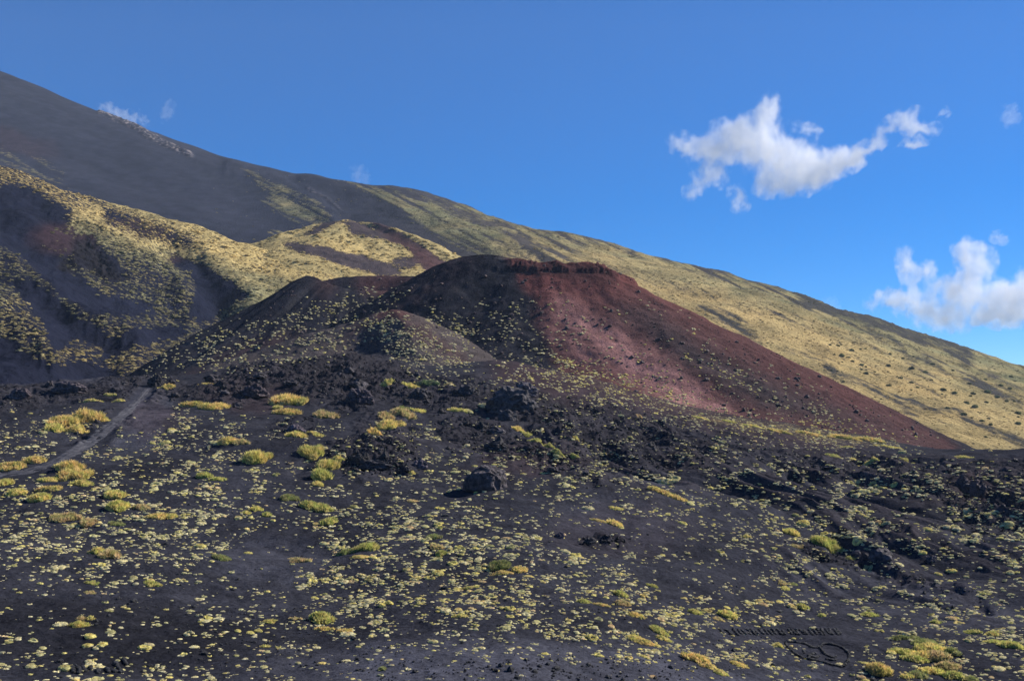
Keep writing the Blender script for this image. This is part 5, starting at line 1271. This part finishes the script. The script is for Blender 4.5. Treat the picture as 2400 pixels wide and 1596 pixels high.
# ================================================================== CLOUDS
def cloud(label, D, blobs, dens, nscale=3.0, thr=.06, seed=0, depth=.55, stretch=(1, 1, 1), nrot=-35, namp=.55, soft=.45, hull=1.0):
    """blobs in photo px: cx, cy, rx, ry, rot"""
    cx = sum(b[0] for b in blobs) / len(blobs); cy = sum(b[1] for b in blobs) / len(blobs)
    k = D / F
    m = bpy.data.materials.new("cloud_vapour"); m.use_nodes = True
    nt = m.node_tree; n = nt.nodes; n.clear()
    out = n.new("ShaderNodeOutputMaterial"); pv = n.new("ShaderNodeVolumePrincipled")
    pv.inputs["Color"].default_value = (0.995, 0.995, 1, 1); pv.inputs["Anisotropy"].default_value = 0.0
    lk(nt, pv.outputs[0], out.inputs["Volume"])
    tc = n.new("ShaderNodeTexCoord")
    # swirl the coordinates so edges fray
    wn_ = n.new("ShaderNodeTexNoise"); wn_.inputs["Scale"].default_value = nscale / 90; wn_.inputs["Detail"].default_value = 3
    lk(nt, tc.outputs["Object"], wn_.inputs["Vector"])
    ws = n.new("ShaderNodeVectorMath"); ws.operation = 'SUBTRACT'; lk(nt, wn_.outputs["Color"], ws.inputs[0]); ws.inputs[1].default_value = (.5, .5, .5)
    wm = n.new("ShaderNodeVectorMath"); wm.operation = 'MULTIPLY_ADD'; lk(nt, ws.outputs[0], wm.inputs[0]); wm.inputs[1].default_value = (70, 70, 70); lk(nt, tc.outputs["Object"], wm.inputs[2])
    acc = None
    for (bx, by, rx, ry, rot) in blobs:
        mp = n.new("ShaderNodeMapping"); mp.vector_type = 'TEXTURE'
        mp.inputs["Location"].default_value = (bx - cx, 0, cy - by); mp.inputs["Rotation"].default_value = (0, math.radians(rot), 0)
        mp.inputs["Scale"].default_value = (rx, max(rx, ry) * depth, ry)
        lk(nt, wm.outputs[0], mp.inputs["Vector"])
        g = n.new("ShaderNodeTexGradient"); g.gradient_type = 'SPHERICAL'; lk(nt, mp.outputs[0], g.inputs[0])
        if acc is None: acc = g.outputs["Fac"]
        else:
            a = n.new("ShaderNodeMath"); a.operation = 'ADD'; lk(nt, acc, a.inputs[0]); lk(nt, g.outputs["Fac"], a.inputs[1]); acc = a.outputs[0]
    nm = n.new("ShaderNodeMapping"); nm.inputs["Rotation"].default_value = (0, math.radians(nrot), 0); nm.inputs["Scale"].default_value = stretch
    nm.inputs["Location"].default_value = (seed * 31.7, 0, seed * 11.3)
    nz = n.new("ShaderNodeTexNoise"); nz.inputs["Scale"].default_value = nscale / 100; nz.inputs["Detail"].default_value = 5; nz.inputs["Roughness"].default_value = .6
    lk(nt, tc.outputs["Object"], nm.inputs["Vector"]); lk(nt, nm.outputs[0], nz.inputs["Vector"])
    s1 = n.new("ShaderNodeMath"); s1.operation = 'MULTIPLY_ADD'; lk(nt, nz.outputs[0], s1.inputs[0]); s1.inputs[1].default_value = namp; s1.inputs[2].default_value = -namp * .5 - thr
    gate = n.new("ShaderNodeMath"); gate.operation = 'MULTIPLY'; gate.use_clamp = True; lk(nt, acc, gate.inputs[0]); gate.inputs[1].default_value = 4.0
    s1b = n.new("ShaderNodeMath"); s1b.operation = 'ADD'; lk(nt, s1.outputs[0], s1b.inputs[0]); lk(nt, acc, s1b.inputs[1])
    mr = n.new("ShaderNodeMapRange"); mr.interpolation_type = 'SMOOTHSTEP'; mr.inputs[1].default_value = 0; mr.inputs[2].default_value = soft; mr.inputs[3].default_value = 0; mr.inputs[4].default_value = dens
    lk(nt, s1b.outputs[0], mr.inputs[0])
    fin = n.new("ShaderNodeMath"); fin.operation = 'MULTIPLY'; lk(nt, mr.outputs[0], fin.inputs[0]); lk(nt, gate.outputs[0], fin.inputs[1])
    lk(nt, fin.outputs[0], pv.inputs["Density"])
    V, T, base = [], [], 0
    v0, f0 = ico(3)
    for (bx, by, rx, ry, rot) in blobs:
        v = v0 * np.array([rx, max(rx, ry) * depth, ry]) * 1.0 * hull
        c, s = math.cos(math.radians(rot)), math.sin(math.radians(rot))
        v = np.stack([v[:, 0] * c + v[:, 2] * s, v[:, 1], -v[:, 0] * s + v[:, 2] * c], 1) + np.array([bx - cx, 0, cy - by])
        V.append(v); T.append(f0 + base); base += len(v)
    o = mesh_from("cloud", np.concatenate(V), np.concatenate(T).ravel(), 3, m)
    rm = o.modifiers.new("remesh", 'REMESH'); rm.mode = 'VOXEL'; rm.voxel_size = 7.0
    o.location = ((cx - 1200) * k, D, (HZ - cy) * k); o.scale = (k, k, k)
    tag(o, label, "cloud", "white clouds in the blue sky")
    return o
CD = 9000.0
B1 = lambda P_: [(1560 + a / 2.613, 200 + b / 2.613, rx / 2.613, ry / 2.613, r) for a, b, rx, ry, r in P_]
cloud("large white cloud with a curling tail, high on the right", CD, B1([(400, 320, 230, 150, -15), (560, 330, 260, 190, 0), (760, 470, 330, 170, 0), (280, 420, 200, 130, 0), (860, 580, 200, 120, -8), (1020, 490, 240, 120, -18), (1180, 430, 190, 85, -30), (1300, 320, 140, 75, -50),
      (1450, 210, 160, 75, -22), (1560, 270, 150, 60, 0), (1520, 360, 150, 34, -9), (630, 150, 95, 150, 25), (180, 650, 95, 85, 0), (450, 700, 85, 110, -15), (110, 360, 130, 90, 10), (280, 560, 150, 90, 10), (660, 620, 190, 100, 0), (870, 270, 110, 60, 15), (1710, 170, 75, 45, -40)]),
      .008, seed=1, namp=1.8, thr=.08, soft=.9, stretch=(1.5, 1, .75))
cloud("white cloud breaking up above the slope at the right edge", CD * 1.05, B1([(1900, 1100, 180, 170, -20), (1780, 1250, 230, 140, -10), (1500, 1320, 190, 110, 0), (1330, 1310, 150, 80, -25), (1700, 1420, 290, 110, 5), (2000, 1330, 260, 160, 0), (2180, 1280, 200, 190, 0), (2400, 1250, 220, 190, 0), (1480, 1110, 75, 170, -12), (1600, 1150, 80, 120, 15), (1840, 1010, 120, 100, -25), (2100, 1420, 260, 90, 0)]),
      .008, seed=4, namp=1.8, thr=.08, soft=.9, stretch=(1.5, 1, .75))
cloud("tiny white puff just above the cloud at the right edge", CD * .98, B1([(2050, 935, 85, 55, 10), (2020, 925, 50, 40, 0)]), .004, seed=7, namp=.6, thr=.10, nscale=5)
cloud("faint thin puff alone at the upper right edge", CD * 1.02, B1([(2110, 190, 90, 95, 10), (2130, 160, 60, 70, 0)]), .0018, seed=9, namp=.9, thr=.12, nscale=5)
cloud("wispy white cloud resting on the dark mountain skyline at left", CD, [(262, 262, 50, 22, 25), (305, 278, 38, 24, -20), (334, 284, 22, 22, -30)], .0022, seed=12, namp=1.1, thr=.14, nscale=5, stretch=(1.8, 1, .7))
cloud("thin upright wisp of cloud beside the skyline cloud, left", CD, [(392, 262, 22, 36, 25), (398, 250, 14, 26, 25)], .0010, seed=15, namp=.9, thr=.1, nscale=5)
cloud("faint wisp of cloud over the middle of the ridge", CD, [(840, 408, 28, 32, -20), (856, 412, 20, 26, -25)], .0010, seed=18, namp=1.0, thr=.1, nscale=5)
cloud("very faint wisp of cloud touching the right skyline", CD, [(1950, 718, 36, 30, 10)], .0010, seed=21, namp=.7, thr=.05, nscale=5)

# ================================================================== AIR
hz = bpy.data.materials.new("air"); hz.use_nodes = True
nt = hz.node_tree; nt.nodes.clear()
out = nt.nodes.new("ShaderNodeOutputMaterial"); pv = nt.nodes.new("ShaderNodeVolumePrincipled")
pv.inputs["Color"].default_value = (0.62, 0.78, 1.0, 1); pv.inputs["Density"].default_value = 0.00005; pv.inputs["Anisotropy"].default_value = 0.0
lk(nt, pv.outputs[0], out.inputs["Volume"])
hv, hf = [], [(0, 1, 3, 2), (4, 6, 7, 5), (0, 4, 5, 1), (2, 3, 7, 6), (0, 2, 6, 4), (1, 5, 7, 3)]
ZT = float(max(mZ.max(), 60)) + 6
for sx in (-3300, 3300):
    for sy in (-400, 3300):
        for szz in (-210, ZT): hv.append((sx, sy, szz))
HAZE = True
if HAZE:
    hb = mesh_from("haze", np.array(hv, float), np.array(hf).ravel(), 4, hz, smooth=False)
    tag(hb, "thin blue haze softening the distant mountain", kind='stuff')
